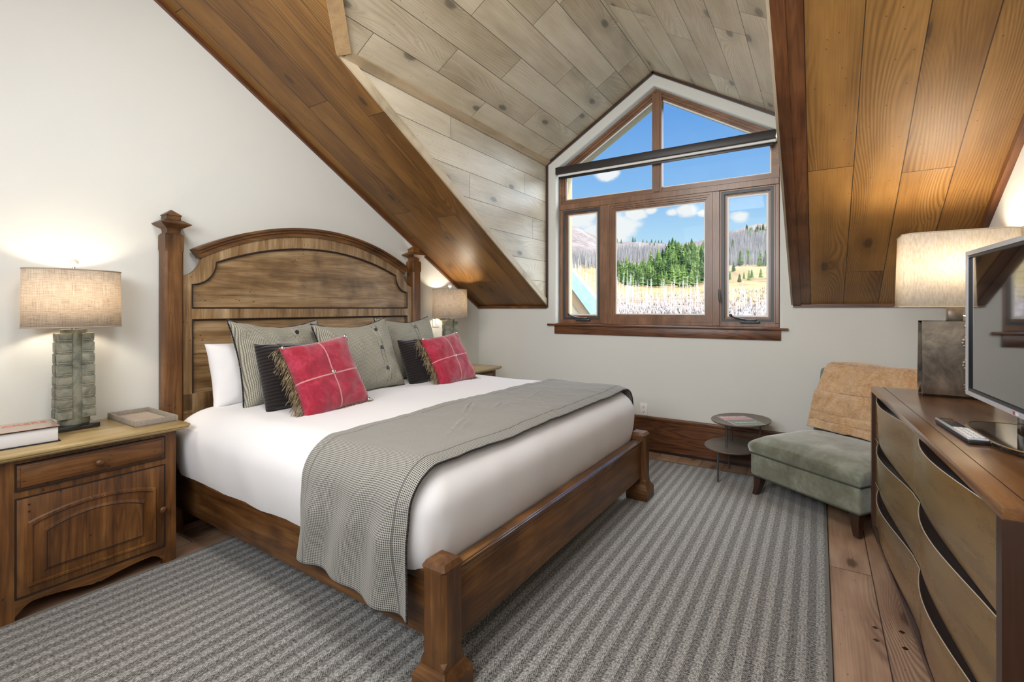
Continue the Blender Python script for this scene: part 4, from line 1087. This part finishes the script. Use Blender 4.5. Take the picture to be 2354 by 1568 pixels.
# ------------------------------------------------------------------ slipper chair (chaise) with throw
d1 = Vector((.615, -.44, 0)).normalized()            # along the front
ang = math.atan2(d1.y, d1.x)
ch = thing('slipper_chair', 'wide armless chair in sage green velvet, partly behind the dresser', 'chair', (-.418, 3.852, 0), ang)
CW, CD = .76, .655
m = MB(); m.box(0, CW, 0, CD + .06, .150, .312, .018, 3); m.build('seat_base', 'velvet', ch)
m = MB()
def cush(u, v, top=True):
    pass
b = bmesh.new(); bmesh.ops.create_cube(b, size=1); bmesh.ops.subdivide_edges(b, edges=b.edges[:], cuts=14, use_grid_fill=True)
for v in b.verts:
    x, y, z = v.co * 2
    r = .22
    k = (max(0, abs(x) - (1 - r)) / r) ** 2 + (max(0, abs(y) - (1 - r)) / r) ** 2
    zz = .312 + (.435 - .312) * (z + 1) / 2
    if z > -.6: zz -= .030 * min(1.6, k) * (z + .6) / 1.6
    if z > .9: zz += .018 * (1 - x * x) * (1 - y * y) + .004 * nz((x, y), 3)
    bul = .010 * (1 - z * z)
    xx = CW / 2 + x * (CW / 2 + .0 + bul) * (1 - .02 * (z > .9)); yy = (CD) / 2 + y * (CD / 2 + bul) * (1 - .02 * (z > .9))
    if y < -.98: yy += .006 * math.sin(x * 34) * max(0, .9 - abs(z)) * (abs(x) > .55)
    v.co = Vector((xx, yy, zz))
m.bm(b); b.free(); m.build('seat_cushion', 'velvet', ch, smooth=180)
m = MB(); n_ = 4
pp = [(0, 0, .313), (CW, 0, .313), (CW, CD, .313), (0, CD, .313)]
def loop(z, e): return [(-e, -e, z), (CW + e, -e, z), (CW + e, CD + e, z), (-e, CD + e, z)]
for z, e in ((.313, .004), (.155, .002)):
    c4 = loop(z, e); m.tube(c4 + [c4[0]], .0045, 6)
m.build('welt', simple('dark_welt', (.06, .065, .045), .8), ch)
# back
bk = empty('backrest', (0, CD - .03, .40), 0); bk.parent = ch; bk.rotation_euler = (R(-7), 0, 0)
bpy.data.objects.remove(bk)
Mb = Matrix.Translation((0, CD - .035, .30)) @ Matrix.Rotation(R(-10), 4, 'X')
m = MB(); m.box(0, CW, 0, .085, .0, .605, .03, 4, mat=Mb); m.build('backrest', 'velvet', ch)
def cleg(x, y, fx, fy, curve):
    m = MB(); rs = []
    for k in range(8):
        q_ = k / 7; z = .152 - q_ * (.152 - (.012 if x > -9 else 0)); s_ = .030 - .014 * q_
        ox = fx * curve * q_ ** 2; oy_ = fy * curve * q_ ** 2
        rs.append([(x + ox + a * s_, y + oy_ + b_ * s_, z) for a, b_ in ((-1, -1), (1, -1), (1, 1), (-1, 1))])
    m.loft(rs); return m.build('leg', 'dark_z', ch, smooth=0)
cleg(.045, .045, -1, -1, .02); cleg(CW - .045, .045, 1, -1, .012); cleg(.045, CD + .01, -1, 1, .012); cleg(CW - .045, CD + .01, 1, 1, .012)
# throw
th = tag(empty('fur_throw', (-.418, 3.852, 0), ang), 'light tan faux fur throw folded over the back of the green chair', 'throw blanket')
def throw(u, v):
    # u across width, v down the front then over the top
    x = .105 + (CW - .11) * u; path = v
    Lf, Lt, Lb = .47, .13, .10; T2 = Lf + Lt + Lb; d = v * T2
    if d < Lf: y, z = -.030 - .028 * math.sin(min(1, d / Lf) * PI * .9) - .012, .615 - Lf + d - .0; 
    elif d < Lf + Lt: a = (d - Lf) / Lt * PI; y, z = .043 - .073 * math.cos(a) , .612 + .03 * math.sin(a)
    else: y, z = .118, .612 - (d - Lf - Lt)
    if d < .26: y -= .020
    if d < .05: y -= .006
    z += .012 * nz((x, v), 5, 3); y += .012 * nz((x, z), 9, 6) + .006 * nz((x, z), 26, 8)
    x += .012 * nz((z, x), 6, 1) - .085 * (1 - min(1, d / Lf)) * (1 - u)
    if abs(d - .12) < .01: y += .008
    p = Mb @ Vector((x, y, z)); return (p.x, p.y, p.z)
m = MB(); m.grid(throw, 90, 90); o = m.build('fur_pile', 'fur', th, smooth=180); md = o.modifiers.new('t', 'SOLIDIFY'); md.thickness = .024; md.offset = 1
m = MB(); m.tube([tuple(Vector(throw(k / 60, .004)) + Vector((0, -.0, .004))) for k in range(61)], .011, 8); m.build('folded_edge', simple('fur_lining', (.66, .46, .25), .9), th)

# ------------------------------------------------------------------ dresser
dd = Vector((.342 - .248, 1.48 - 3.366, 0)); DL = dd.length; da = math.atan2(dd.y, dd.x)       # local x: far -> near, local y: depth (+y to the wall side)
ds = thing('dresser', 'walnut dresser with sculpted wave-front drawers along the right wall', 'dresser', (.248, 3.366, 0), da)
DD = .45; ZT, ZB0 = .91, .12
m = MB(); st = .032
m.box(0, DL, 0, DD, ZT - .028, ZT, .0015); 
m.build('top', 'dtop', ds)
m = MB(); m.box(.0, DL, .055, .0575, ZT - .0001, ZT + .0004); m.build('inlay_line', 'groove', ds, smooth=0)
m = MB(); m.box(0, .034, .0, DD, ZB0, ZT - .028, .001); m.box(DL - .034, DL, .0, DD, ZB0, ZT - .028, .001); m.box(0, DL, 0, DD, ZB0 - .002, ZB0 + .022, .001)
m.build('side_panels', 'dark_z', ds, smooth=0)
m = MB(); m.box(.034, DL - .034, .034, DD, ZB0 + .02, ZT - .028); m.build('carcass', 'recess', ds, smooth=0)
for x in (.26, DL - .26):
    for y in (.07, DD - .07):
        m = MB(); m.box(x - .02, x + .02, y - .02, y + .02, .001, ZB0, .002); m.build('leg', 'dark_z', ds, smooth=0)
ix0, ix1 = .034, DL - .034; xm = (ix0 + ix1) / 2; rows = [(.142, .385), (.385, .630), (.630, .882)]
def bulge(w): 
    # flush, then swells out to a belly and returns to flush
    if w < .12: return 0.0
    q_ = (w - .12) / .88
    return math.sin(PI * q_ ** .72) ** 1.25
for ci, (a, b_) in enumerate(((ix0, xm), (xm, ix1))):
    for ri, (z0, z1) in enumerate(rows):
        m = MB(); g_ = .0015; n1, n2 = 60, 16; z0g, z1g = z0 + .004, z1 - .004
        def fr(u, v, a=a, b_=b_, z0g=z0g, z1g=z1g):
            x = a + g_ + (b_ - a - 2 * g_) * u; B = bulge(u)
            z = z0g + (z1g - z0g) * v
            z -= .0 * B
            zz = z + (-.006 * B if v > .5 else 0) * ((v - .5) / .5) ** 2 + (.008 * B if v < .5 else 0) * ((.5 - v) / .5) ** 2
            return (x, .017 - .040 * B * (.45 + .55 * v ** .6), zz)
        m.grid(fr, n1, n2)
        # top edge (scooped finger pull), bottom edge, and ends back to the carcass
        o = None; tp = MB(); tp.grid(lambda u, v, fr=fr: (fr(u, 1)[0], fr(u, 1)[1] + (.036 - fr(u, 1)[1]) * v, fr(u, 1)[2] - .006 * math.sin(PI * v) * bulge(u)), n1, 4)
        m.grid(lambda u, v, fr=fr: (fr(u, 0)[0], fr(u, 0)[1] + (.036 - fr(u, 0)[1]) * v, fr(u, 0)[2]), n1, 1)
        for uu in (0, 1): m.grid(lambda u, v, fr=fr, uu=uu: (fr(uu, v)[0], fr(uu, v)[1] + (.036 - fr(uu, v)[1]) * u, fr(uu, v)[2]), 1, n2)
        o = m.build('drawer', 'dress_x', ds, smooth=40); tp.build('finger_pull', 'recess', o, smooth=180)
        e_ = MB(); e_.tube([tuple(Vector(fr(k / 60, 1)) + Vector((0, -.0006, 0))) for k in range(61)], .0016, 5); e_.build('edge_band', simple('pale_edge', (.50, .42, .32), .25) if not M.get('pe') else M['pe'], o)
        M['pe'] = e_ and bpy.data.materials['pale_edge']

# dresser lamp
t = thing('bronze_table_lamp', 'hammered metal lamp with cream rectangular shade on the dresser', 'table lamp', (.572, 3.215, .9105), 0)
m = MB()
hx = .132; zt_, dt, db = .375, .055, .088
prof_o = [(-dt, zt_), (-db, .05), (-db + .010, .012), (-db + .03, .000), (-.006, .050), (db - .05, .012), (db - .030, -.0), (db, .045), (dt, zt_)]
inn_ = [(-dt + .006, zt_ - .006), (-db + .007, .05), (-db + .016, .018), (-db + .03, .010), (-.006, .060), (db - .05, .022), (db - .034, .010), (db - .007, .05), (dt - .006, zt_ - .006)]
m.ring(prof_o, inn_, 0, -hx, hx, closed=True)
m.box(-hx, hx, -dt, dt, zt_ - .006, zt_)
m.build('metal_body', 'iron', t, smooth=30)
m = MB(); rnd = random.Random(3)
for k in range(24):
    z_ = .35 - k * .0135; f_ = (zt_ - z_) / zt_
    m.sphere((.035 + .012 * math.sin(k * .8), -(dt + (db - dt) * f_) - .0005, z_), .011, (1, .4, .75), 8)
m.build('weld_bead', 'iron', t)
m = MB(); m.box(-.028, .028, -.028, .028, zt_, zt_ + .075, .003); m.build('neck', 'iron', t)
m = MB(); m.cyl((0, 0, .45), (0, 0, .80), .005, 8); m.sphere((0, 0, .56), .03, (1, 1, 1.3)); m.build('bulb', 'finial', t)
def shp(k, z, w=.225, d=.14, c=.046): return [(a * k, b_ * k, z) for a, b_ in ((w, -d + c), (w, d - c), (w - c, d), (-w + c, d), (-w, d - c), (-w, -d + c), (-w + c, -d), (w - c, -d))]
m = MB(); m.loft([shp(1.0, .447), shp(.955, .812)], cap=False); s_ = m.build('lamp_shade', 'cream', t, smooth=20); md = s_.modifiers.new('t', 'SOLIDIFY'); md.thickness = .002
cbn = simple('cream_binding', (.62, .50, .36), .9)
for q_ in (shp(1.0, .447), shp(.955, .812)): m = MB(); m.tube(q_, .003, 6, closed=True); m.build('shade_trim', cbn, s_)
m = MB(); m.cyl((.03, .0, .40), (.075, .0, .395), .006, 8); m.build('switch', 'white_pl', t)
L = bpy.data.lights.new('bulb_light', 'POINT'); L.energy = 17; L.color = (1.0, .86, .68); L.shadow_soft_size = .09
lo = bpy.data.objects.new('bulb_light', L); COL.objects.link(lo); lo.parent = t; lo.location = (0, 0, .65)

# television: local x from far edge to near, local -y is the screen side
t = thing('television', 'flat television with silver bezel on a glossy black stand on the dresser', 'television', (.550, 2.215, .9105), da + R(.9))
m = MB(); hw_ = .475; z0, z1 = .085, .672
o4 = rect(-hw_, hw_, z0, z1); m.ring(o4, scale_poly(o4, -.017), 1, -.006, .02)
m.build('silver_frame', 'silver', t, smooth=0)
m = MB(); i4 = scale_poly(o4, -.017); m.ring(i4, scale_poly(i4, -.010), 1, -.002, .016); m.build('inner_bezel', 'black', t, smooth=0)
m = MB(); m.prism(scale_poly(o4, -.015), 1, .004, .012); m.build('screen', 'screen', t, smooth=0)
m = MB(); m.box(-hw_ + .003, hw_ - .003, .018, .05, z0 + .003, z1 - .003, .008); m.build('back_cover', 'black', t)
m = MB(); m.box(-.06, .06, .015, .04, .015, .12, .006); m.build('neck', 'gloss_black', t)
def sup(rx, ry, z, p=3.2, n=56): return [(rx * math.copysign(abs(math.cos(a)) ** (2 / p), math.cos(a)), .03 + ry * math.copysign(abs(math.sin(a)) ** (2 / p), math.sin(a)), z) for a in [2 * PI * i / n for i in range(n)]]
m = MB(); m.loft([sup(.24, .128, .001), sup(.248, .132, .006), sup(.248, .132, .012), sup(.242, .126, .017)]); m.build('stand_base', 'gloss_black', t, smooth=30)
m = MB(); m.loft([sup(.241, .125, .0171), sup(.238, .122, .0176)], cap=False); m.tube(sup(.243, .127, .0165), .003, 6, closed=True); m.build('stand_rim', simple('gold_rim', (.45, .30, .13), .2, .7), t)
lgm = simple('logo_grey', (.80, .80, .82), .4)
mt = Matrix.Translation((-.028, -.0064, z0 + .0085)) @ Matrix.Rotation(PI / 2, 4, 'X')
text_mesh('logo', 'LG', .016, lgm, t, Matrix.Translation((.012, -.0064, z0 + .0085)) @ Matrix.Rotation(PI / 2, 4, 'X'))
c = MB(); c.lathe(0, 0, [(.001, 0), (.0065, 0), (.0065, .0008), (.001, .0008)], 20); c.v = [(-.012 + v[0], -.0062 - v[2], z0 + .0085 + v[1]) for v in c.v]; c.build('logo_badge', simple('logo_red', (.45, .05, .12), .4), t)

# remote
t = thing('remote_control', 'silver and black remote control lying near the front edge of the dresser top', 'remote control', (.418, 2.265, .9105), da + R(2.5))
m = MB(); m.box(-.163, .163, -.027, .027, .001, .014, .003); m.build('lower_shell', 'black', t)
m = MB(); m.box(-.163, .160, -.027, .027, .0135, .021, .0025); m.build('face', 'silver', t)
m = MB()
for i in range(9):
    for j in range(3): m.box(.005 + i * .0165, .016 + i * .0165, -.020 + j * .0145, -.009 + j * .0145, .0205, .0235, .0012)
m.build('keypad', 'white_pl', t)
m = MB(); m.box(-.158, -.115, -.022, .022, .0208, .0216, .0003)
for i in range(6): m.box(-.108 + i * .018, -.097 + i * .018, -.021, .021, .0208, .0225, .0008)
m.build('buttons', 'black', t)
m = MB(); m.box(-.112, -.104, .012, .02, .022, .0245, .001); m.build('power_button', simple('power_red', (.5, .03, .05), .4), t)

# ------------------------------------------------------------------ OUTSIDE
# view elevation of the ridge by azimuth column of the photograph
RID = [(1100, 500), (1280, 512), (1330, 525), (1380, 548), (1420, 556), (1500, 556), (1560, 556), (1620, 550), (1665, 534), (1720, 520), (1790, 512), (1900, 500), (2200, 520)]
def ridge(u):
    for (a, va), (b_, vb) in zip(RID, RID[1:]):
        if a <= u <= b_: return va + (vb - va) * (u - a) / (b_ - a)
    return RID[0][1] if u < RID[0][0] else RID[-1][1]
def ground(x, y):
    D = x * FV.x + y * FV.y; 
    if D < 5: return -3.0
    u = 1177 + F_PX * (x * RV.x + y * RV.y) / D
    er = (V0 - ridge(u)) / F_PX
    # elevation tangent rises with distance
    t_ = min(1.0, max(0.0, (D - 55) / 545))
    e_ = -.028 + (er + .028) * (t_ ** .62)
    z = CAMZ + D * e_
    if D > 600: z = CAMZ + 600 * er - (D - 600) * .12
    bump_ = (3.0 * noise.noise(Vector((x * .012, y * .012, 0))) + 1.0 * noise.noise(Vector((x * .05, y * .05, 2)))) * min(1, D / 300)
    if D < 55: z = min(z, CAMZ - .028 * 55 - (55 - D) * .09)
    return z + bump_
m = MB()
def tg(u, v):
    az = R(-62 + 80 * u); r_ = 22 + 900 * v ** 1.7; x = math.sin(az) * r_; y = math.cos(az) * r_; return (x, y, ground(x, y))
m.grid(tg, 200, 150)
tag(m.build('hillside', 'terrain', smooth=180), 'tan and grey winter hillside rising beyond the window', 'hillside'); bpy.data.objects['hillside']['kind'] = 'structure'
def conifer_mesh(seed, mat='conifer'):
    rnd = random.Random(seed); m = MB(); m.cyl((0, 0, -.6), (0, 0, 9.2), .16, 5, .03)
    tiers = 11
    for k in range(tiers):
        q_ = k / tiers; z = 1.0 + 8.2 * q_; r_ = (2.0 * (1 - q_) ** .75 + .25) * rnd.uniform(.8, 1.15); n_ = 11; h_ = 1.5
        base = []
        for i in range(n_):
            a = 2 * PI * i / n_ + rnd.uniform(-.15, .15); rr_ = r_ * (1 if i % 2 else .62) * rnd.uniform(.8, 1.15); base.append((rr_ * math.cos(a), rr_ * math.sin(a), z - rnd.uniform(0, .5)))
        tip = (rnd.uniform(-.1, .1), rnd.uniform(-.1, .1), z + h_)
        m.add(base + [tip, (0, 0, z + .2)], [(i, (i + 1) % n_, n_) for i in range(n_)] + [((i + 1) % n_, i, n_ + 1) for i in range(n_)])
    me = m.build('conifer_tree', mat, smooth=0, recalc=False); return me
def aspen_mesh(seed, br_=34):
    rnd = random.Random(seed); m = MB(); H = 11
    m.tube([(0, 0, -.5), (rnd.uniform(-.15, .15), 0, H * .5), (rnd.uniform(-.3, .3), 0, H)], .10, 4, .025)
    for k in range(br_):
        z = rnd.uniform(.48, .98) * H; a = rnd.uniform(0, 2 * PI); l_ = rnd.uniform(.5, 1.5) * (1.15 - z / H * .55); w_ = .022
        p = Vector((0, 0, z)); q_ = p + Vector((math.cos(a) * l_ * .7, math.sin(a) * l_ * .7, l_ * .8)); s_ = Vector((-math.sin(a), math.cos(a), 0)) * w_
        m.add([p - s_, p + s_, q_, p + Vector((0, 0, w_ * 2))], [(0, 1, 2), (1, 3, 2), (3, 0, 2)])
        for j in range(2):
            a2 = a + rnd.uniform(-1, 1); q2 = p.lerp(q_, .5); e2 = q2 + Vector((math.cos(a2) * .4, math.sin(a2) * .4, .45)); m.add([q2 - s_ * .6, q2 + s_ * .6, e2], [(0, 1, 2)])
    return m.build('aspen_tree', 'aspen', smooth=0, recalc=False)
rnd = random.Random(21)
def at(u, v_base, D):
    """ground point in viewing column u whose base shows near row v_base; search the distance"""
    best = None
    for k in range(60):
        Dk = 60 + k * 9; p = FV * Dk + RV * (Dk * (u - 1177) / F_PX); z = ground(p.x, p.y); v = V0 - F_PX * (z - CAMZ) / Dk
        if best is None or abs(v - v_base) < best[0]: best = (abs(v - v_base), p.x, p.y, z, Dk)
    return best
firsts = {}
def plant(kind, mk, label, cat, group, u, v, hpx, mats=None):
    _, x, y, z, D = at(u, v, None); H = hpx * D / F_PX
    if kind not in firsts: firsts[kind] = [mk(s_) for s_ in (1, 2, 3)]; used = False
    protos = firsts[kind]; o = protos[rnd.randrange(3)]
    if o.get('label'): o = o.copy(); COL.objects.link(o)
    base = 10.7 if 'conifer' in kind else 11.6
    o.location = (x, y, z); s_ = H / base; o.scale = (s_ * rnd.uniform(.9, 1.25), s_ * rnd.uniform(.9, 1.25), s_); o.rotation_euler = (0, 0, rnd.uniform(0, 6.28))
    tag(o, label, cat, group)
# dense grove seen through the middle pane
LG = 'dark green conifer of the dense grove on the hillside seen through the middle pane'
grove = []
for k in range(150):
    for _ in range(40):
        u = rnd.uniform(1412, 1630); t0 = (u - 1412) / 218
        top = 634 - 44 * min(1, max(0, (t0 - .25) / .4)); bot = 655 + 8 * math.sin(t0 * 3)
        v = rnd.uniform(top, bot)
        if all(abs(u - a) > 5 or abs(v - b_) > 6 for a, b_ in grove): break
    grove.append((u, v)); plant('conifer_a', lambda s_: conifer_mesh(s_), LG, 'tree', 'grove conifers in the middle pane', u, v, rnd.uniform(30, 50) + 8 * (t0 > .55))
for (u, v, h) in [(1420, 628, 32), (1440, 628, 40), (1452, 630, 30), (1478, 622, 30), (1608, 600, 44), (1630, 640, 26), (1575, 655, 26), (1600, 650, 24), (1560, 640, 30)]:
    plant('conifer_a', lambda s_: conifer_mesh(s_), LG, 'tree', 'grove conifers in the middle pane', u, v, h)
for (u, v, h) in [(1685, 575, 30), (1676, 590, 26), (1702, 612, 42), (1719, 606, 42), (1747, 612, 40), (1760, 610, 40), (1686, 622, 26), (1678, 645, 24), (1700, 650, 24), (1722, 643, 28), (1728, 642, 24), (1749, 641, 24), (1769, 645, 18), (1710, 642, 18), (1670, 618, 24), (1672, 560, 16)]:
    plant('conifer_b', lambda s_: conifer_mesh(s_ + 5), 'scattered green conifer on the open slope seen through the right casement', 'tree', 'slope conifers in the right pane', u, v, h)
for (u, v, h) in [(1417, 556, 18), (1428, 560, 12), (1455, 556, 16), (1460, 557, 13), (1478, 556, 10), (1487, 557, 9), (1498, 557, 10), (1507, 556, 9), (1514, 556, 9), (1521, 556, 10), (1482, 572, 9), (1530, 568, 9), (1494, 566, 10), (1504, 566, 10)]:
    plant('conifer_c', lambda s_: conifer_mesh(s_ + 9, 'conifer_far'), 'tiny dark conifer on the distant ridge line in the middle pane', 'tree', 'ridge conifers in the middle pane', u, v, h)
for k in range(22):
    u = rnd.uniform(1716, 1785); plant('conifer_d', lambda s_: conifer_mesh(s_ + 12), 'conifer on the hilltop patch at upper right of the right casement', 'tree', 'hilltop conifers in the right pane', u, rnd.uniform(528, 546), rnd.uniform(12, 18))
for k in range(120):
    t0 = rnd.random()
    u = rnd.uniform(1412, 1630); v = 726 - rnd.random() ** 1.2 * 48
    if u < 1480: v -= rnd.uniform(0, 22)
    plant('aspen_a', lambda s_: aspen_mesh(s_), 'bare white aspen on the tan slope below the conifer grove, middle pane', 'tree', 'bare aspens in the middle pane', u, v, rnd.uniform(30, 56))
for k in range(60):
    plant('aspen_b', lambda s_: aspen_mesh(s_ + 4), 'bare white aspen low on the slope in the right casement', 'tree', 'bare aspens in the right pane', rnd.uniform(1668, 1775), rnd.uniform(692, 735), rnd.uniform(28, 42))
for k in range(60):
    plant('aspen_c', lambda s_: aspen_mesh(s_ + 7), 'bare white aspen above the green copper roof in the left casement', 'tree', 'bare aspens in the left pane', rnd.uniform(1305, 1380), rnd.uniform(622, 700), rnd.uniform(22, 38))
# uncountable far aspen woods and brush
m = MB()
for k in range(9000):
    u = rnd.uniform(1290, 1800)
    if u < 1400: v0_, v1_ = 596, 618
    elif u < 1660: v0_, v1_ = 574, 606 - 22 * (u > 1530)
    else: v0_, v1_ = 540, 612
    D = 240 + 330 * rnd.random(); 
    p = FV * D + RV * (D * (u - 1177) / F_PX); z = ground(p.x, p.y); v = V0 - F_PX * (z - CAMZ) / D
    if not (v0_ < v < v1_): continue
    h = rnd.uniform(6, 10); w = rnd.uniform(.25, .6); a = rnd.uniform(0, 6.28)
    c_, s_ = math.cos(a) * w, math.sin(a) * w
    m.add([(p.x - c_, p.y - s_, z), (p.x + c_, p.y + s_, z), (p.x - s_, p.y + c_, z), (p.x, p.y, z + h)], [(0, 1, 3), (1, 2, 3), (2, 0, 3)])
tag(m.build('aspen_forest', 'aspen_far', smooth=0, recalc=False), 'grey leafless aspen woods covering the far hillside', 'forest', kind='stuff')
m = MB()
for k in range(1500):
    D = 62 + 90 * rnd.random() ** 1.5; u = rnd.uniform(1290, 1800); p = FV * D + RV * (D * (u - 1177) / F_PX); z = ground(p.x, p.y)
    n_ = 3; hh = rnd.uniform(.25, .8)
    for j in range(2):
        a = rnd.uniform(0, 6.28); w = rnd.uniform(.05, .2); q_ = Vector((math.cos(a) * w * 2, math.sin(a) * w * 2, hh)); b0 = Vector((p.x, p.y, z)); s_ = Vector((-math.sin(a), math.cos(a), 0)) * w
        m.add([b0 - s_, b0 + s_, b0 + q_], [(0, 1, 2)])
tag(m.build('sagebrush', 'brush', smooth=0, recalc=False), 'pale mauve brush covering the foot of the slope', 'brush', kind='stuff')
# neighbouring gable of the same house: copper rake, tan fascia
C3 = Vector((0, 0, CAMZ))
def aty(u, v, y): r_ = ray(u, v); p = C3 + r_ * (y / r_.y); return (p.x, p.z)
gb = thing('neighbouring_gable', 'green copper roof edge with tan fascia outside the left casement', 'roof', (0, 7.0, 0))
def rake(pts, y0, y1, name, mat):
    m = MB(); q_ = [aty(u, v, 7.0 + (y0 + y1) / 2) for u, v in pts]; m.prism(q_, 1, y0, y1); return m.build(name, mat, gb, smooth=0)
rake([(1270, 566), (1420, 741), (1420, 790), (1400, 775), (1270, 596)], 0, .16, 'copper_roof', 'copper')
rake([(1270, 596), (1400, 775), (1386, 790), (1270, 625)], .03, .2, 'fascia_board', 'tan')
rake([(1270, 618), (1386, 780), (1360, 790), (1270, 660)], .05, .22, 'rake_board', 'paletan')
rake([(1270, 660), (1360, 790), (1340, 800), (1270, 690)], .09, .24, 'soffit_board', 'tan')
m = MB(); q_ = [aty(1270, 680, 7.2), aty(1345, 795, 7.2)]; m.prism([q_[0], q_[1], (q_[1][0], -3.2), (q_[0][0], -3.2)], 1, .15, .4); m.build('gable_wall', 'stucco', gb, smooth=0)
rl = thing('deck_railing', 'white deck railing posts just outside the right casement', 'railing', (0, 9.0, 0))
for (u0, u1, vt) in ((1669, 1675, 713), (1711.5, 1719.5, 712)):
    a = aty(u0, vt, 9.0); b_ = aty(u1, vt, 9.0); m = MB(); m.box(a[0], b_[0], -.03, .03, .3, a[1]); m.box(a[0] - .01, b_[0] + .01, -.04, .04, a[1], a[1] + .02); m.build('post', 'post_white', rl, smooth=0)
a = aty(1669, 727, 9.0); b_ = aty(1719, 727, 9.0); m = MB(); m.box(a[0], b_[0], -.02, .02, a[1] - .05, a[1]); m.build('rail', 'post_white', rl, smooth=0)

# ------------------------------------------------------------------ LIGHT
w = bpy.data.worlds.new('world'); scn.world = w; w.use_nodes = True; nt = w.node_tree; nt.nodes.clear()
class W(N):
    def __init__(s): s.t = nt; s.out = nt.nodes.new('ShaderNodeOutputWorld')
g = W(); d = g.coord('Generated'); s3 = g.sep(d)
SKY_STR, HIGH_STR = 1.0, 12.0
skyc = g.ramp(s3[2], [(.0, (.60, .80, .95)), (.13, (.50, .76, .97)), (.22, (.28, .55, .93)), (.36, (.15, .38, .83)), (.6, (.10, .28, .72))])
nzs = g.noise(g.map(d, (9, 9, 16)), 1.0, 6, .62)
cl = None
for (dx, dy, dz_, r_) in [(-.348, .899, .267, .035), (-.307, .933, .187, .030), (-.275, .942, .193, .02), (-.24, .952, .186, .022), (-.217, .959, .189, .035), (-.345, .927, .160, .07), (-.41, .893, .185, .06), (-.124, .978, .170, .03), (-.184, .966, .181, .018), (-.38, .91, .15, .05), (-.55, .80, .22, .1), (.2, .95, .25, .1)]:
    v_ = g.new('ShaderNodeVectorMath', operation='DISTANCE'); g.link(g.map(d, (1, 1, 1.7)), v_.inputs[0]); v_.inputs[1].default_value = (dx, dy, dz_ * 1.7)
    f_ = g.math('SUBTRACT', 1.0, g.math('DIVIDE', v_.outputs['Value'], r_)); f_ = g.math('ADD', f_, g.math('MULTIPLY', g.math('SUBTRACT', nzs, .5), 1.8))
    f_ = g.smooth(f_, .12, .55); cl = f_ if cl is None else g.math('MAXIMUM', cl, f_)
skyc = g.mix(cl, skyc, (.93, .95, .97))
hi = g.smooth(s3[2], .5, .8)
side = g.smooth(g.math('ABSOLUTE', g.math('ADD', s3[0], .30)), .55, .85)
hi = g.math('MAXIMUM', hi, g.math('MULTIPLY', side, g.smooth(s3[2], .05, .2)))
skyc = g.mix(hi, skyc, (.88, .93, 1.0))
stren = g.math('ADD', SKY_STR, g.math('MULTIPLY', hi, HIGH_STR - SKY_STR))
bg = g.new('ShaderNodeBackground'); g.link(skyc, bg.inputs[0]); g.link(stren, bg.inputs[1]); nt.links.new(bg.outputs[0], g.out.inputs[0])
sun = bpy.data.lights.new('sun', 'SUN'); sun.energy = 3.6; sun.angle = R(.6); sun.color = (1, .95, .86)
so = bpy.data.objects.new('sun', sun); COL.objects.link(so)
so.rotation_euler = Vector((.75, .12, .70)).to_track_quat('Z', 'Y').to_euler()
def area(name, loc, target, sx_, sy_, en, col):
    l = bpy.data.lights.new(name, 'AREA'); l.shape = 'RECTANGLE'; l.size = sx_; l.size_y = sy_; l.energy = en; l.color = col
    o = bpy.data.objects.new(name, l); COL.objects.link(o); o.location = loc
    o.rotation_euler = (Vector(loc) - Vector(target)).to_track_quat('Z', 'Y').to_euler(); return o
area('added_fill_light', (-1.2, -1.3, 2.55), (-1.5, 2.6, .9), 2.4, 1.2, 46, (.97, .985, 1))  # unseen fill lamps added behind and above the camera to brighten the room
area('added_fill_light', (-1.3, .75, 3.2), (-1.35, 3.3, .6), 1.1, .6, 40, (1, .985, .95))  # added fill reaching toward the window wall
area('added_fill_light', (-.9, -.6, 2.0), (-1.3, 2.6, 3.0), 2.0, .8, 56, (.97, .985, 1))  # added fill aimed up into the dormer

vs_ = scn.view_settings; scn.display_settings.display_device = 'sRGB'
vs_.view_transform = 'Standard'; vs_.look = 'None'; vs_.gamma = 1.0; vs_.exposure = 0.0; vs_.use_curve_mapping = False
scn.cycles.max_bounces = 8; scn.cycles.diffuse_bounces = 5; scn.cycles.transparent_max_bounces = 12; scn.cycles.caustics_reflective = False; scn.cycles.caustics_refractive = False
